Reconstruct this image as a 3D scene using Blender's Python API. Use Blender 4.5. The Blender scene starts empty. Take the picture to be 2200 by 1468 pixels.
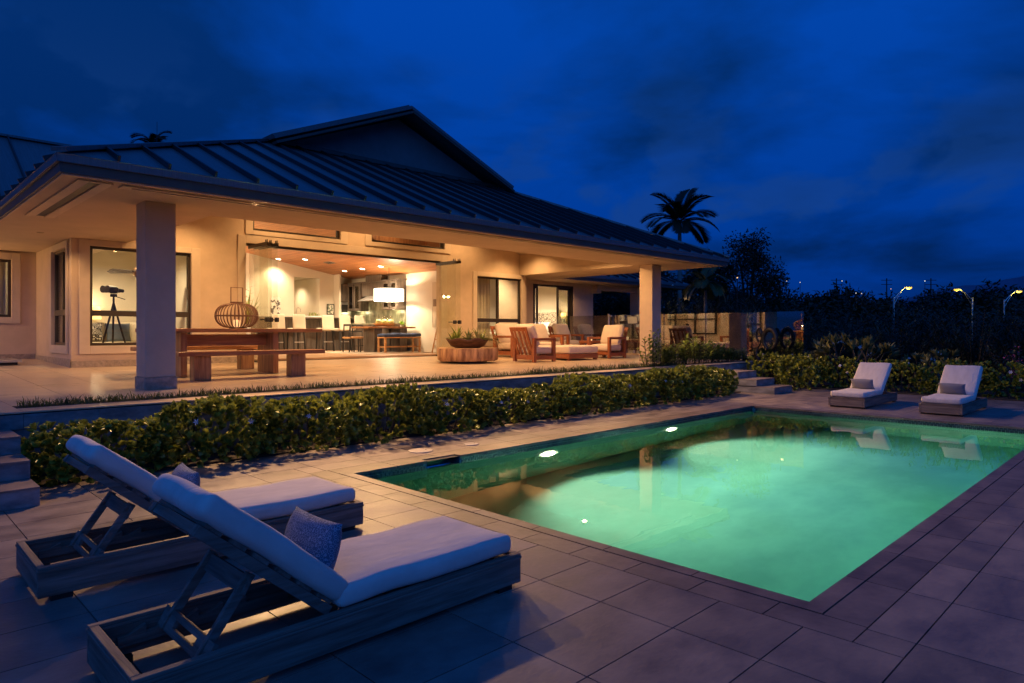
import bpy, math, random
from mathutils import Vector, Matrix
R = math.radians
SC = bpy.context.scene
COL = SC.collection

# ---------------------------------------------------------------- camera, sky, exposure
cam_d = bpy.data.cameras.new('camera'); cam = bpy.data.objects.new('camera', cam_d); COL.objects.link(cam)
cam.location = (0, 0, 1.42); cam.rotation_euler = (R(90), 0, R(45.36 - 90))
cam_d.sensor_width = 36; cam_d.lens = 36 * 1438 / 2200; cam_d.shift_y = -21 / 2200
cam_d.clip_start = .05; cam_d.clip_end = 6000
SC.camera = cam
SC.view_settings.view_transform = 'Standard'; SC.view_settings.look = 'None'
SC.view_settings.exposure = 0; SC.view_settings.gamma = 1; SC.view_settings.use_curve_mapping = False
SC.render.engine = 'CYCLES'
cy = SC.cycles
cy.use_denoising = True
try: cy.denoiser = 'OPENIMAGEDENOISE'
except Exception: pass
cy.caustics_reflective = False; cy.caustics_refractive = False
cy.sample_clamp_indirect = 4; cy.sample_clamp_direct = 0
cy.max_bounces = 9; cy.diffuse_bounces = 3; cy.glossy_bounces = 4; cy.transmission_bounces = 8; cy.transparent_max_bounces = 16
cy.use_adaptive_sampling = False

def world():
    w = bpy.data.worlds.new('World'); SC.world = w; w.use_nodes = True
    nt = w.node_tree; N = nt.nodes; L = nt.links; N.clear()
    out = N.new('ShaderNodeOutputWorld'); bg = N.new('ShaderNodeBackground')
    sky = N.new('ShaderNodeTexSky'); sky.sky_type = 'NISHITA'; sky.sun_disc = False
    sky.sun_elevation = R(-4.0); sky.sun_rotation = R(225); sky.altitude = 50
    sky.air_density = 1.0; sky.dust_density = .6; sky.ozone_density = 4.0
    tc = N.new('ShaderNodeTexCoord')
    sx = N.new('ShaderNodeSeparateXYZ'); L.new(tc.outputs['Generated'], sx.inputs[0])
    # dusk tint of the clear sky, mixed with the deep blue that fills the overcast
    tint = N.new('ShaderNodeMix'); tint.data_type = 'RGBA'; tint.blend_type = 'MULTIPLY'; tint.inputs[0].default_value = 1
    L.new(sky.outputs[0], tint.inputs[6]); tint.inputs[7].default_value = (.25, .62, 1.25, 1)
    grad = N.new('ShaderNodeValToRGB'); L.new(sx.outputs['Z'], grad.inputs[0])
    e = grad.color_ramp.elements
    e[0].position = 0; e[0].color = (.0003, .016, .125, 1)
    e[1].position = 1; e[1].color = (.002, .048, .30, 1)
    m = grad.color_ramp.elements.new(.16); m.color = (.0002, .026, .190, 1)
    m = grad.color_ramp.elements.new(.42); m.color = (.0004, .036, .250, 1)
    mixb = N.new('ShaderNodeMix'); mixb.data_type = 'RGBA'; mixb.blend_type = 'ADD'; mixb.inputs[0].default_value = .03
    L.new(grad.outputs[0], mixb.inputs[6]); L.new(tint.outputs[2], mixb.inputs[7])
    # clouds: project the direction on a flat layer
    den = N.new('ShaderNodeMath'); den.operation = 'ADD'; den.inputs[1].default_value = .22; L.new(sx.outputs['Z'], den.inputs[0])
    mx = N.new('ShaderNodeMath'); mx.operation = 'MAXIMUM'; mx.inputs[1].default_value = .08; L.new(den.outputs[0], mx.inputs[0])
    dv = N.new('ShaderNodeVectorMath'); dv.operation = 'DIVIDE'; L.new(tc.outputs['Generated'], dv.inputs[0])
    cmb = N.new('ShaderNodeCombineXYZ')
    for i in range(3): L.new(mx.outputs[0], cmb.inputs[i])
    L.new(cmb.outputs[0], dv.inputs[1])
    mp = N.new('ShaderNodeMapping'); mp.inputs['Location'].default_value = (1.9, .35, .4); mp.inputs['Rotation'].default_value = (0, 0, R(110)); mp.inputs['Scale'].default_value = (1, -1, 1); L.new(dv.outputs[0], mp.inputs[0])
    n1 = N.new('ShaderNodeTexNoise'); n1.inputs['Scale'].default_value = 1.25; n1.inputs['Detail'].default_value = 7; n1.inputs['Roughness'].default_value = .52; n1.inputs['Distortion'].default_value = .25
    L.new(mp.outputs[0], n1.inputs['Vector'])
    r1 = N.new('ShaderNodeValToRGB'); L.new(n1.outputs[0], r1.inputs[0])
    r1.color_ramp.elements[0].position = .40; r1.color_ramp.elements[0].color = (1.5, .52, .42, 1)
    r1.color_ramp.elements[1].position = .60; r1.color_ramp.elements[1].color = (1.0, 1.10, 1.08, 1)
    mc = N.new('ShaderNodeMix'); mc.data_type = 'RGBA'; mc.blend_type = 'MULTIPLY'; mc.inputs[0].default_value = 1
    L.new(mixb.outputs[2], mc.inputs[6]); L.new(r1.outputs[0], mc.inputs[7])
    # cumulus heaps low over the horizon
    mp2 = N.new('ShaderNodeMapping'); mp2.inputs['Scale'].default_value = (1, 1, 1.7); mp2.inputs['Location'].default_value = (.3, .1, 0); L.new(tc.outputs['Generated'], mp2.inputs[0])
    n2 = N.new('ShaderNodeTexNoise'); n2.inputs['Scale'].default_value = 4.2; n2.inputs['Detail'].default_value = 8; n2.inputs['Roughness'].default_value = .5; n2.inputs['Distortion'].default_value = .35
    L.new(mp2.outputs[0], n2.inputs['Vector'])
    r2 = N.new('ShaderNodeValToRGB'); L.new(n2.outputs[0], r2.inputs[0])
    r2.color_ramp.elements[0].position = .505; r2.color_ramp.elements[0].color = (0, 0, 0, 1)
    r2.color_ramp.elements[1].position = .555; r2.color_ramp.elements[1].color = (1, 1, 1, 1)
    band = N.new('ShaderNodeValToRGB'); L.new(sx.outputs['Z'], band.inputs[0])
    be = band.color_ramp.elements
    be[0].position = .02; be[0].color = (.25, .25, .25, 1); be[1].position = .40; be[1].color = (0, 0, 0, 1)
    b2 = band.color_ramp.elements.new(.14); b2.color = (.62, .62, .62, 1)
    mm = N.new('ShaderNodeMath'); mm.operation = 'MULTIPLY'; L.new(r2.outputs[0], mm.inputs[0]); L.new(band.outputs[0], mm.inputs[1])
    mk = N.new('ShaderNodeMix'); mk.data_type = 'RGBA'; L.new(mm.outputs[0], mk.inputs[0])
    L.new(mc.outputs[2], mk.inputs[6]); mk.inputs[7].default_value = (.006, .034, .150, 1)
    L.new(mk.outputs[2], bg.inputs[0]); bg.inputs[1].default_value = SKY
    L.new(bg.outputs[0], out.inputs[0])
SKY = 1.5
world()
def lamp(name, kind, loc, energy, color=(1, .62, .28), target=None, size=1.2, blend=.6, radius=.05):
    d = bpy.data.lights.new(name, kind); o = bpy.data.objects.new(name, d); COL.objects.link(o)
    o.location = loc; d.energy = energy; d.color = color
    if kind == 'SPOT': d.spot_size = size; d.spot_blend = blend
    d.shadow_soft_size = radius
    if target is not None:
        o.rotation_euler = (Vector(target) - Vector(loc)).to_track_quat('-Z', 'Y').to_euler()
    return o
SUNE = .72
sun_d = bpy.data.lights.new('dusk_glow', 'SUN'); sun = bpy.data.objects.new('dusk_glow', sun_d); COL.objects.link(sun)
sun_d.energy = SUNE; sun_d.angle = R(80); sun_d.color = (.04, .25, 1.0); sun.rotation_euler = (R(58), 0, R(45.36 - 90))
WARM = (1, .575, .245); ROOM = (1, .75, .47)

# ---------------------------------------------------------------- helpers
class MB:
    def __init__(s): s.v = []; s.f = []
    def add(s, vs, fs):
        n = len(s.v); s.v += [tuple(p) for p in vs]; s.f += [tuple(i + n for i in f) for f in fs]; return s
    def box(s, x0, x1, y0, y1, z0, z1):
        return s.add([(x0,y0,z0),(x1,y0,z0),(x1,y1,z0),(x0,y1,z0),(x0,y0,z1),(x1,y0,z1),(x1,y1,z1),(x0,y1,z1)],
                     [(0,3,2,1),(4,5,6,7),(0,1,5,4),(1,2,6,5),(2,3,7,6),(3,0,4,7)])
    def bar(s, p, q, w, h, up=(0,0,1)):
        p = Vector(p); q = Vector(q); d = (q - p).normalized(); u = Vector(up)
        a = d.cross(u)
        if a.length < 1e-4: a = d.cross(Vector((1,0,0)))
        a.normalize(); b = a.cross(d).normalized()
        a *= w / 2; b *= h / 2
        return s.add([p-a-b, p+a-b, p+a+b, p-a+b, q-a-b, q+a-b, q+a+b, q-a+b],
                     [(0,1,2,3),(7,6,5,4),(0,4,5,1),(1,5,6,2),(2,6,7,3),(3,7,4,0)])
    def tube(s, pts, r, n=8, closed=False):
        P = [Vector(p) for p in pts]; m = len(P); rs = r if isinstance(r, (list, tuple)) else [r] * m
        vs = []; pa = None
        for i in range(m):
            if closed: d = P[(i+1) % m] - P[i-1]
            else: d = P[min(i+1, m-1)] - P[max(i-1, 0)]
            d.normalize()
            if pa is None:
                a = d.cross(Vector((0,0,1)))
                if a.length < .05: a = d.cross(Vector((1,0,0)))
            else: a = pa - d * pa.dot(d)
            a.normalize(); pa = a; b = d.cross(a)
            for k in range(n):
                t = 2 * math.pi * k / n; vs.append(P[i] + (a * math.cos(t) + b * math.sin(t)) * rs[i])
        fs = []
        for i in range(m if closed else m - 1):
            j = (i + 1) % m
            for k in range(n):
                l = (k + 1) % n; fs.append((i*n+k, i*n+l, j*n+l, j*n+k))
        if not closed: fs += [tuple(range(n-1, -1, -1)), tuple((m-1)*n + k for k in range(n))]
        return s.add(vs, fs)
    def lathe(s, prof, n=24, c=(0,0,0)):
        vs = []; m = len(prof)
        for r, z in prof:
            for k in range(n):
                t = 2*math.pi*k/n; vs.append((c[0]+r*math.cos(t), c[1]+r*math.sin(t), c[2]+z))
        fs = [(i*n+k, i*n+(k+1)%n, (i+1)*n+(k+1)%n, (i+1)*n+k) for i in range(m-1) for k in range(n)]
        fs += [tuple(range(n-1,-1,-1)), tuple((m-1)*n+k for k in range(n))]
        return s.add(vs, fs)
    def prism(s, poly, z0, z1):
        n = len(poly)
        return s.add([(x,y,z0) for x,y in poly] + [(x,y,z1) for x,y in poly],
                     [tuple(range(n-1,-1,-1)), tuple(range(n,2*n))] + [(i,(i+1)%n,n+(i+1)%n,n+i) for i in range(n)])
    def slab(s, poly, t):
        n = len(poly); P = [Vector(p) for p in poly]
        nn = (P[1]-P[0]).cross(P[2]-P[0]).normalized()
        return s.add(P + [p - nn*t for p in P], [tuple(range(n)), tuple(range(2*n-1,n-1,-1))] + [(i,n+i,n+(i+1)%n,(i+1)%n) for i in range(n)])
    def rbox(s, c, size, r, n=3, puff=0.0, M=None, wob=0.0, seed=0):
        """rounded box; puff swells the flat faces"""
        rnd = random.Random(seed); ph = [rnd.uniform(0, 6) for _ in range(6)]
        hx, hy, hz = [a/2 for a in size]; r = min(r, hx, hy, hz)
        def axis(h):
            a = [-h, ]; 
            for i in range(1, n+1): a.append(-h + r*(1-math.cos(math.pi/2*i/n)))
            k = max(2, int((2*h-2*r)/.09))
            k = min(k, 14)
            for i in range(1, k): a.append(-h + r + (2*h-2*r)*i/k)
            for i in range(n, 0, -1): a.append(h - r*(1-math.cos(math.pi/2*i/n)))
            a.append(h); return a
        ax, ay, az = axis(hx), axis(hy), axis(hz)
        idx = {}; vs = []; fs = []
        def vert(p):
            k = (round(p[0],5), round(p[1],5), round(p[2],5))
            if k in idx: return idx[k]
            x, y, z = p
            q = Vector((max(-hx+r,min(hx-r,x)), max(-hy+r,min(hy-r,y)), max(-hz+r,min(hz-r,z))))
            d = Vector(p) - q
            if d.length > 1e-6: d = d.normalized() * r
            w = q + d
            fx, fy, fz = w.x/hx, w.y/hy, w.z/hz
            if puff:
                w.z += math.copysign(1, w.z) * abs(fz) * puff * (1-fx**4)*(1-fy**4)
                w.x += math.copysign(1, w.x) * abs(fx)**3 * puff*.5*(1-fz**2)*(1-fy**4)
                w.y += math.copysign(1, w.y) * abs(fy)**3 * puff*.5*(1-fz**2)*(1-fx**4)
            if wob:
                w.z += wob*(math.sin(x*9+ph[0])+math.sin(y*11+ph[1])+.6*math.sin((x+y)*17+ph[2]))
                w.x += wob*.6*math.sin(y*13+z*7+ph[3]); w.y += wob*.6*math.sin(x*12+z*9+ph[4])
            if M is not None: w = M @ w
            vs.append((w[0]+c[0], w[1]+c[1], w[2]+c[2])); idx[k] = len(vs)-1; return idx[k]
        def face(A, B, f, flip):
            for i in range(len(A)-1):
                for j in range(len(B)-1):
                    q = [vert(f(A[i],B[j])), vert(f(A[i+1],B[j])), vert(f(A[i+1],B[j+1])), vert(f(A[i],B[j+1]))]
                    if len(set(q)) < 3: continue
                    fs.append(tuple(reversed(q)) if flip else tuple(q))
        face(ax, ay, lambda a,b:(a,b,hz), False); face(ax, ay, lambda a,b:(a,b,-hz), True)
        face(ax, az, lambda a,b:(a,-hy,b), False); face(ax, az, lambda a,b:(a,hy,b), True)
        face(ay, az, lambda a,b:(hx,a,b), False); face(ay, az, lambda a,b:(-hx,a,b), True)
        return s.add(vs, fs)
    def pillow(s, w, h, t, M, n=14, p=2.4):
        """knife-edge scatter cushion in its own XZ plane, thickness along Y"""
        vs = []; fs = []
        for side in (1, -1):
            for i in range(n+1):
                for j in range(n+1):
                    a = -1+2*i/n; b = -1+2*j/n
                    th = t/2*((1-abs(a)**p)*(1-abs(b)**p))**.55
                    pin = 1 - .07*(1-abs(a)**2)*(abs(b)**6) ; pin2 = 1 - .07*(1-abs(b)**2)*(abs(a)**6)
                    th += .004*math.sin(7*a+3*b)*(1-a*a)*(1-b*b)
                    vs.append(M @ Vector((a*w/2*pin2, side*th, b*h/2*pin)))
        o = (n+1)**2
        for i in range(n):
            for j in range(n):
                q = (i*(n+1)+j, (i+1)*(n+1)+j, (i+1)*(n+1)+j+1, i*(n+1)+j+1)
                fs.append(tuple(reversed(q))); fs.append(tuple(k+o for k in q))
        return s.add(vs, fs)
    def mesh(s, name, smooth=False):
        me = bpy.data.meshes.new(name); me.from_pydata(s.v, [], s.f)
        if smooth: me.polygons.foreach_set('use_smooth', [True]*len(me.polygons))
        me.update(); return me
    def build(s, name, mat, parent=None, loc=None, smooth=False, bevel=0, world=False, weld=False):
        me = s.mesh(name, smooth); me.materials.append(mat)
        return place(name, me, parent, loc, bevel, world, weld)
def place(name, me, parent=None, loc=None, bevel=0, world=False, weld=False):
    o = bpy.data.objects.new(name, me); COL.objects.link(o)
    if parent is not None: o.parent = parent
    l = Vector(loc) if loc is not None else Vector((0,0,0))
    if world and parent is not None:
        p = parent
        while p is not None: l = l - Vector(p.location); p = p.parent
    o.location = l
    if weld:
        m = o.modifiers.new('weld', 'WELD'); m.merge_threshold = .0005
    if bevel:
        m = o.modifiers.new('bevel', 'BEVEL'); m.width = bevel; m.segments = 2; m.limit_method = 'ANGLE'; m.angle_limit = R(40)
        m.harden_normals = False
    return o
def tag(o, label, cat, group=None):
    o['label'] = label; o['category'] = cat
    if group: o['group'] = group
    return o
def T(name, label, cat, loc=(0,0,0), rz=0, group=None):
    o = bpy.data.objects.new(name, None); COL.objects.link(o); o.empty_display_size = .1
    o.location = loc; o.rotation_euler = (0,0,rz); return tag(o, label, cat, group)
def S(o): o['kind'] = 'structure'; return o
def ST(o): o['kind'] = 'stuff'; return o
def dup(root, loc, rz=None, label=None, scale=None):
    def cp(o, par):
        c = o.copy(); COL.objects.link(c); c.parent = par
        for ch in [x for x in KIDS.get(o.name, [])]: cp(ch, c)
        return c
    KIDS = {}
    for x in bpy.data.objects:
        if x.parent: KIDS.setdefault(x.parent.name, []).append(x)
    r = cp(root, None); r.location = loc
    if rz is not None: r.rotation_euler = (0,0,rz)
    if scale is not None: r.scale = scale if isinstance(scale, tuple) else (scale,)*3
    if label: r['label'] = label
    return r
ORD = ['first','second','third','fourth','fifth','sixth','seventh','eighth','ninth','tenth','eleventh','twelfth','thirteenth','fourteenth','fifteenth','sixteenth','seventeenth','eighteenth','nineteenth','twentieth']

# ---------------------------------------------------------------- materials
def mat(name, col, rough=.6, metal=0.0, var=.12, scale=4.0, bump=.0, bscale=60.0, stretch=(1,1,1), coords='pos', rand=0.0, spec=.5,
        col2=None, detail=5.0, coat=0.0, sheen=0.0, sub=None, lo=.35, hi=.65, rvar=0.0):
    m = bpy.data.materials.new(name); m.use_nodes = True; nt = m.node_tree; N = nt.nodes; L = nt.links
    b = N['Principled BSDF']; b.inputs['Roughness'].default_value = rough; b.inputs['Metallic'].default_value = metal
    b.inputs['Specular IOR Level'].default_value = spec; b.inputs['Coat Weight'].default_value = coat; b.inputs['Sheen Weight'].default_value = sheen
    oi = N.new('ShaderNodeObjectInfo')
    if coords == 'pos':
        g = N.new('ShaderNodeNewGeometry'); src = g.outputs['Position']
    else:
        g = N.new('ShaderNodeTexCoord'); ad = N.new('ShaderNodeVectorMath'); ad.operation = 'MULTIPLY_ADD'
        cx = N.new('ShaderNodeCombineXYZ')
        for i in range(3): L.new(oi.outputs['Random'], cx.inputs[i])
        L.new(cx.outputs[0], ad.inputs[0]); ad.inputs[1].default_value = (17, 31, 23); L.new(g.outputs['Object'], ad.inputs[2]); src = ad.outputs[0]
    mp = N.new('ShaderNodeMapping'); mp.inputs['Scale'].default_value = stretch; L.new(src, mp.inputs[0])
    n = N.new('ShaderNodeTexNoise'); n.inputs['Scale'].default_value = scale; n.inputs['Detail'].default_value = detail; n.inputs['Roughness'].default_value = .6
    L.new(mp.outputs[0], n.inputs['Vector'])
    rp = N.new('ShaderNodeValToRGB'); L.new(n.outputs[0], rp.inputs[0])
    c1 = tuple(max(0, c*(1-var)) for c in col) + (1,); c2 = (tuple(col2) if col2 else tuple(min(1, c*(1+var)) for c in col)) + (1,)
    rp.color_ramp.elements[0].position = lo; rp.color_ramp.elements[0].color = c1
    rp.color_ramp.elements[1].position = hi; rp.color_ramp.elements[1].color = c2
    outc = rp.outputs[0]
    if rand:
        mr = N.new('ShaderNodeMapRange'); mr.inputs['To Min'].default_value = 1-rand; mr.inputs['To Max'].default_value = 1+rand
        L.new(oi.outputs['Random'], mr.inputs[0])
        mx = N.new('ShaderNodeMix'); mx.data_type = 'RGBA'; mx.blend_type = 'MULTIPLY'; mx.inputs[0].default_value = 1
        cc = N.new('ShaderNodeCombineColor')
        for i in range(3): L.new(mr.outputs[0], cc.inputs[i])
        L.new(outc, mx.inputs[6]); L.new(cc.outputs[0], mx.inputs[7]); outc = mx.outputs[2]
    L.new(outc, b.inputs['Base Color'])
    if rvar:
        mr2 = N.new('ShaderNodeMapRange'); mr2.inputs['To Min'].default_value = rough-rvar; mr2.inputs['To Max'].default_value = rough+rvar
        mr2.inputs['From Min'].default_value = .3; mr2.inputs['From Max'].default_value = .7
        L.new(n.outputs[0], mr2.inputs[0]); L.new(mr2.outputs[0], b.inputs['Roughness'])
    if bump:
        n2 = N.new('ShaderNodeTexNoise'); n2.inputs['Scale'].default_value = bscale; n2.inputs['Detail'].default_value = 3; L.new(mp.outputs[0], n2.inputs['Vector'])
        bp = N.new('ShaderNodeBump'); bp.inputs['Strength'].default_value = bump; bp.inputs['Distance'].default_value = .01
        L.new(n2.outputs[0], bp.inputs['Height']); L.new(bp.outputs[0], b.inputs['Normal'])
    if sub:
        b.inputs['Subsurface Weight'].default_value = sub
    return m
def leafmat(name, c1, c2, rough=.35, tr=.25, scale=9.0):
    m = mat(name, c1, rough=rough, col2=c2, scale=scale, var=.25, detail=2, spec=.45)
    nt = m.node_tree; N = nt.nodes; L = nt.links; b = N['Principled BSDF']; out = N['Material Output']
    t = N.new('ShaderNodeBsdfTranslucent'); mx = N.new('ShaderNodeMixShader'); mx.inputs[0].default_value = tr
    src = b.inputs['Base Color'].links[0].from_socket; L.new(src, t.inputs[0])
    L.new(b.outputs[0], mx.inputs[1]); L.new(t.outputs[0], mx.inputs[2]); L.new(mx.outputs[0], out.inputs[0]); return m
def emit(name, col, strength):
    m = bpy.data.materials.new(name); m.use_nodes = True; b = m.node_tree.nodes['Principled BSDF']
    b.inputs['Base Color'].default_value = (.8,.75,.65,1); b.inputs['Emission Color'].default_value = (*col, 1); b.inputs['Emission Strength'].default_value = strength; return m
def thin_glass(name, tint=(.92,.95,.92), refl=1.0, rough=.0):
    m = bpy.data.materials.new(name); m.use_nodes = True; nt = m.node_tree; N = nt.nodes; L = nt.links; N.clear()
    o = N.new('ShaderNodeOutputMaterial'); t = N.new('ShaderNodeBsdfTransparent'); t.inputs[0].default_value = (*tint, 1)
    g = N.new('ShaderNodeBsdfGlossy'); g.inputs['Roughness'].default_value = rough; lw = N.new('ShaderNodeLayerWeight'); pw = N.new('ShaderNodeMath'); pw.operation = 'POWER'; pw.inputs[1].default_value = 4.5; L.new(lw.outputs['Facing'], pw.inputs[0])
    f = N.new('ShaderNodeMath'); f.operation = 'MULTIPLY_ADD'; f.inputs[1].default_value = .9; f.inputs[2].default_value = .045; L.new(pw.outputs[0], f.inputs[0])
    k = N.new('ShaderNodeMath'); k.operation = 'MULTIPLY'; k.inputs[1].default_value = refl; k.use_clamp = True; L.new(f.outputs[0], k.inputs[0])
    x = N.new('ShaderNodeMixShader'); L.new(k.outputs[0], x.inputs[0]); L.new(t.outputs[0], x.inputs[1]); L.new(g.outputs[0], x.inputs[2]); L.new(x.outputs[0], o.inputs[0]); return m
def wood(name, c1, c2, scale=3.0, rough=.55, axis=0, bump=.25, rand=.12, coords='obj', spec=.4):
    st = [9,9,9]; st[axis] = .7
    return mat(name, c1, rough=rough, col2=c2, scale=scale, stretch=tuple(st), coords=coords, var=.25, bump=bump, bscale=6, rand=rand, spec=spec, detail=6, lo=.3, hi=.7)
m_stucco = mat('stucco', (.58,.44,.30), rough=.9, var=.07, scale=2.5, bump=.3, bscale=110)
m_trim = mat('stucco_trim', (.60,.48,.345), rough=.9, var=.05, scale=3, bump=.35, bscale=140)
m_soffit = mat('soffit', (.50,.38,.26), rough=.9, var=.06, scale=2, bump=.3, bscale=140)
m_base = mat('stone_base', (.34,.27,.20), rough=.8, var=.25, scale=14, bump=.2)
m_seam = mat('roof_seam_metal', (.035,.034,.036), rough=.5, metal=.2)
m_roof = mat('roof_metal', (.18,.172,.175), rough=.42, metal=.35, var=.15, scale=1.5, bump=.12, bscale=26, stretch=(30,1,1), spec=.5)
m_fascia = mat('fascia', (.10,.085,.07), rough=.5, metal=.2, var=.1, scale=3)
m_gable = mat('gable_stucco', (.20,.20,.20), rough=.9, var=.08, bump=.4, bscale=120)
m_bronze = mat('bronze_frame', (.055,.042,.030), rough=.4, metal=.4, var=.1)
m_glass = thin_glass('window_glass', (.95,.96,.93), .8)
m_fglass = thin_glass('fence_glass', (.80,.84,.81), 7.0)
m_steel = mat('brushed_steel', (.55,.53,.50), rough=.32, metal=.9, var=.08)
m_chrome = mat('chrome', (.7,.68,.65), rough=.15, metal=1, var=.03)
m_tile = mat('deck_tile', (.165,.125,.112), rough=.5, col2=(.265,.205,.175), var=.25, scale=2.6, stretch=(1.0,1.35,1), bump=.22, bscale=30, rand=.17, spec=.4, detail=12, rvar=.1, lo=.32, hi=.68)
m_cop = mat('coping_stone', (.125,.088,.074), rough=.48, col2=(.20,.148,.120), var=.2, scale=3.0, bump=.25, bscale=22, rand=.14, spec=.45, detail=8)
m_grout = mat('grout', (.055,.048,.043), rough=.9, var=.2, scale=20)
m_terr = mat('terrace_tile', (.50,.37,.245), rough=.32, col2=(.60,.455,.31), var=.15, scale=2.2, stretch=(.6,5,1), bump=.06, bscale=12, rand=.05, spec=.45, detail=7, rvar=.06)
m_face = mat('terrace_face', (.15,.145,.145), rough=.6, col2=(.27,.26,.255), var=.25, scale=3, stretch=(1.5,1,3), bump=.25, bscale=24, rand=.15, detail=7)
m_soil = mat('soil', (.030,.022,.016), rough=1, var=.4, scale=18, bump=.8, bscale=50)
m_ground = mat('ground', (.020,.026,.014), rough=1, var=.4, scale=.6, bump=.5, bscale=8)
m_plaster = mat('pool_plaster', (.27,.38,.31), rough=.8, col2=(.36,.47,.395), var=.08, scale=.9, stretch=(1,1.6,1), detail=6, bump=.1, bscale=30)
m_wtile = mat('waterline_tile', (.030,.055,.058), rough=.25, col2=(.07,.11,.11), var=.3, scale=9, spec=.6)
m_cush = mat('ivory_cushion', (.62,.55,.50), rough=.95, var=.07, scale=5, bump=.5, bscale=9, stretch=(1,2.6,1), sheen=.15)
m_cushr = mat('cream_cushion', (.68,.55,.42), rough=.95, var=.06, scale=5, bump=.2, bscale=180, sheen=.1)
m_teak = wood('weathered_teak', (.115,.083,.066), (.25,.19,.155), rough=.75, bump=.5)
m_teaky = wood('weathered_teak_cross', (.115,.083,.066), (.25,.19,.155), rough=.75, axis=1, bump=.5)
m_red = wood('red_wood', (.26,.072,.026), (.40,.13,.048), rough=.42, rand=.1)
m_redz = wood('red_wood_upright', (.26,.072,.026), (.40,.13,.048), rough=.42, axis=2, rand=.1)
m_monkey = wood('monkeypod', (.30,.115,.042), (.50,.235,.092), rough=.33, scale=2, rand=.08)
m_monkeyz = wood('monkeypod_leg', (.26,.12,.045), (.54,.29,.12), rough=.4, axis=2, scale=2.2, rand=.08)
m_bark = mat('stripped_log', (.22,.085,.035), rough=.6, col2=(.56,.32,.15), var=.3, scale=3.0, stretch=(3.2,3.2,.5), coords='obj', bump=.7, bscale=5, detail=7)
m_logtop = mat('log_top', (.45,.25,.11), rough=.45, col2=(.58,.36,.18), var=.2, scale=3, coords='obj')
m_rattan = wood('rattan', (.10,.045,.025), (.20,.09,.05), rough=.5, axis=2)
m_ceil = mat('cedar_ceiling', (.42,.145,.050), rough=.35, col2=(.60,.26,.10), var=.2, scale=1.2, stretch=(12,.45,1), bump=.15, bscale=5, spec=.5, detail=4)
m_cream = mat('cream_wall', (.74,.66,.52), rough=.9, var=.03, scale=2)
m_floor_in = mat('indoor_floor', (.40,.23,.12), rough=.3, col2=(.50,.31,.17), var=.15, scale=2, stretch=(.7,6,1), bump=.05)
m_cab = wood('grey_cabinet', (.085,.068,.055), (.15,.12,.097), rough=.45, axis=2, scale=2.5)
m_cabx = wood('grey_counter_wood', (.085,.068,.055), (.15,.12,.097), rough=.4, axis=0, scale=2.5)
m_stoneback = mat('green_stone', (.16,.17,.11), rough=.3, col2=(.42,.42,.30), var=.4, scale=5, stretch=(1,1,.5), detail=9)
m_leather = mat('cream_leather', (.70,.61,.46), rough=.5, var=.04, bump=.1, bscale=120)
m_navy = mat('blue_fabric', (.045,.075,.17), rough=.95, var=.2, scale=14, bump=.3, bscale=120)
m_honey = wood('honey_oak', (.45,.22,.08), (.62,.34,.14), rough=.4)
m_dark = mat('black_metal', (.02,.018,.017), rough=.45, metal=.3, var=.15)
m_white = mat('white_ceramic', (.80,.78,.72), rough=.3, var=.03)
m_bronzeart = mat('dark_bronze', (.035,.030,.026), rough=.42, metal=.6, var=.3, scale=8)
# ---------------------------------------------------------------- ground, pool, deck
PX0, PX1, PY0, PY1 = 3.57, 12.32, 1.395, 5.89          # water edge of the pool
def ring(x0,x1,y0,y1,X0,X1,Y0,Y1,z):
    m = MB(); m.add([(X0,Y0,z),(X1,Y0,z),(X1,Y1,z),(X0,Y1,z),(x0,y0,z),(x1,y0,z),(x1,y1,z),(x0,y1,z)],
                    [(0,1,5,4),(1,2,6,5),(2,3,7,6),(3,0,4,7)]); return m
S(ring(PX0-.2,PX1+.2,PY0-.2,PY1+.2,-1500,1500,-1500,1500,-.10).build('ground', m_ground))
deck = S(MB().build('pool_deck', m_grout)) if False else None
dk = ring(PX0-.02,PX1+.02,PY0-.02,PY1+.02,-4,17.0,-4,7.38,-.012)
deck = S(dk.build('pool_deck', m_grout))
soilm = MB().box(1.2,14.83,7.385,8.2,-.3,.02)
S(soilm.build('planting_bed', m_soil))
S(MB().box(17.0,19.5,-6,8.1,-.3,.015).build('planting_bed', m_soil))
# pool basin (open box, niche left for the skimmer)
DEP = -1.55; WL = -.085; SK0, SK1 = 4.50, 4.97
b = MB()
b.add([(PX0,PY0,DEP),(PX1,PY0,DEP),(PX1,PY1,DEP),(PX0,PY1,DEP)], [(0,1,2,3)])
b.add([(PX0,PY0,DEP),(PX1,PY0,DEP),(PX1,PY0,-.013),(PX0,PY0,-.013)], [(3,2,1,0)])
b.add([(PX0,PY0,DEP),(PX0,PY1,DEP),(PX0,PY1,-.013),(PX0,PY0,-.013)], [(0,1,2,3)])
b.add([(PX1,PY0,DEP),(PX1,PY1,DEP),(PX1,PY1,-.013),(PX1,PY0,-.013)], [(3,2,1,0)])
for x0,x1,z1 in ((PX0,SK0,-.013),(SK0,SK1,-.105),(SK1,PX1,-.013)):
    b.add([(x0,PY1,DEP),(x1,PY1,DEP),(x1,PY1,z1),(x0,PY1,z1)], [(0,1,2,3)])
basin = S(b.build('pool_basin', m_plaster))
k = MB(); d = .16
k.add([(SK0,PY1,-.105),(SK1,PY1,-.105),(SK1,PY1+d,-.105),(SK0,PY1+d,-.26)], [(0,1,2,3)])
k.add([(SK0,PY1+d,-.105),(SK1,PY1+d,-.105),(SK1,PY1+d,-.004),(SK0,PY1+d,-.004)], [(0,1,2,3)])
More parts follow.
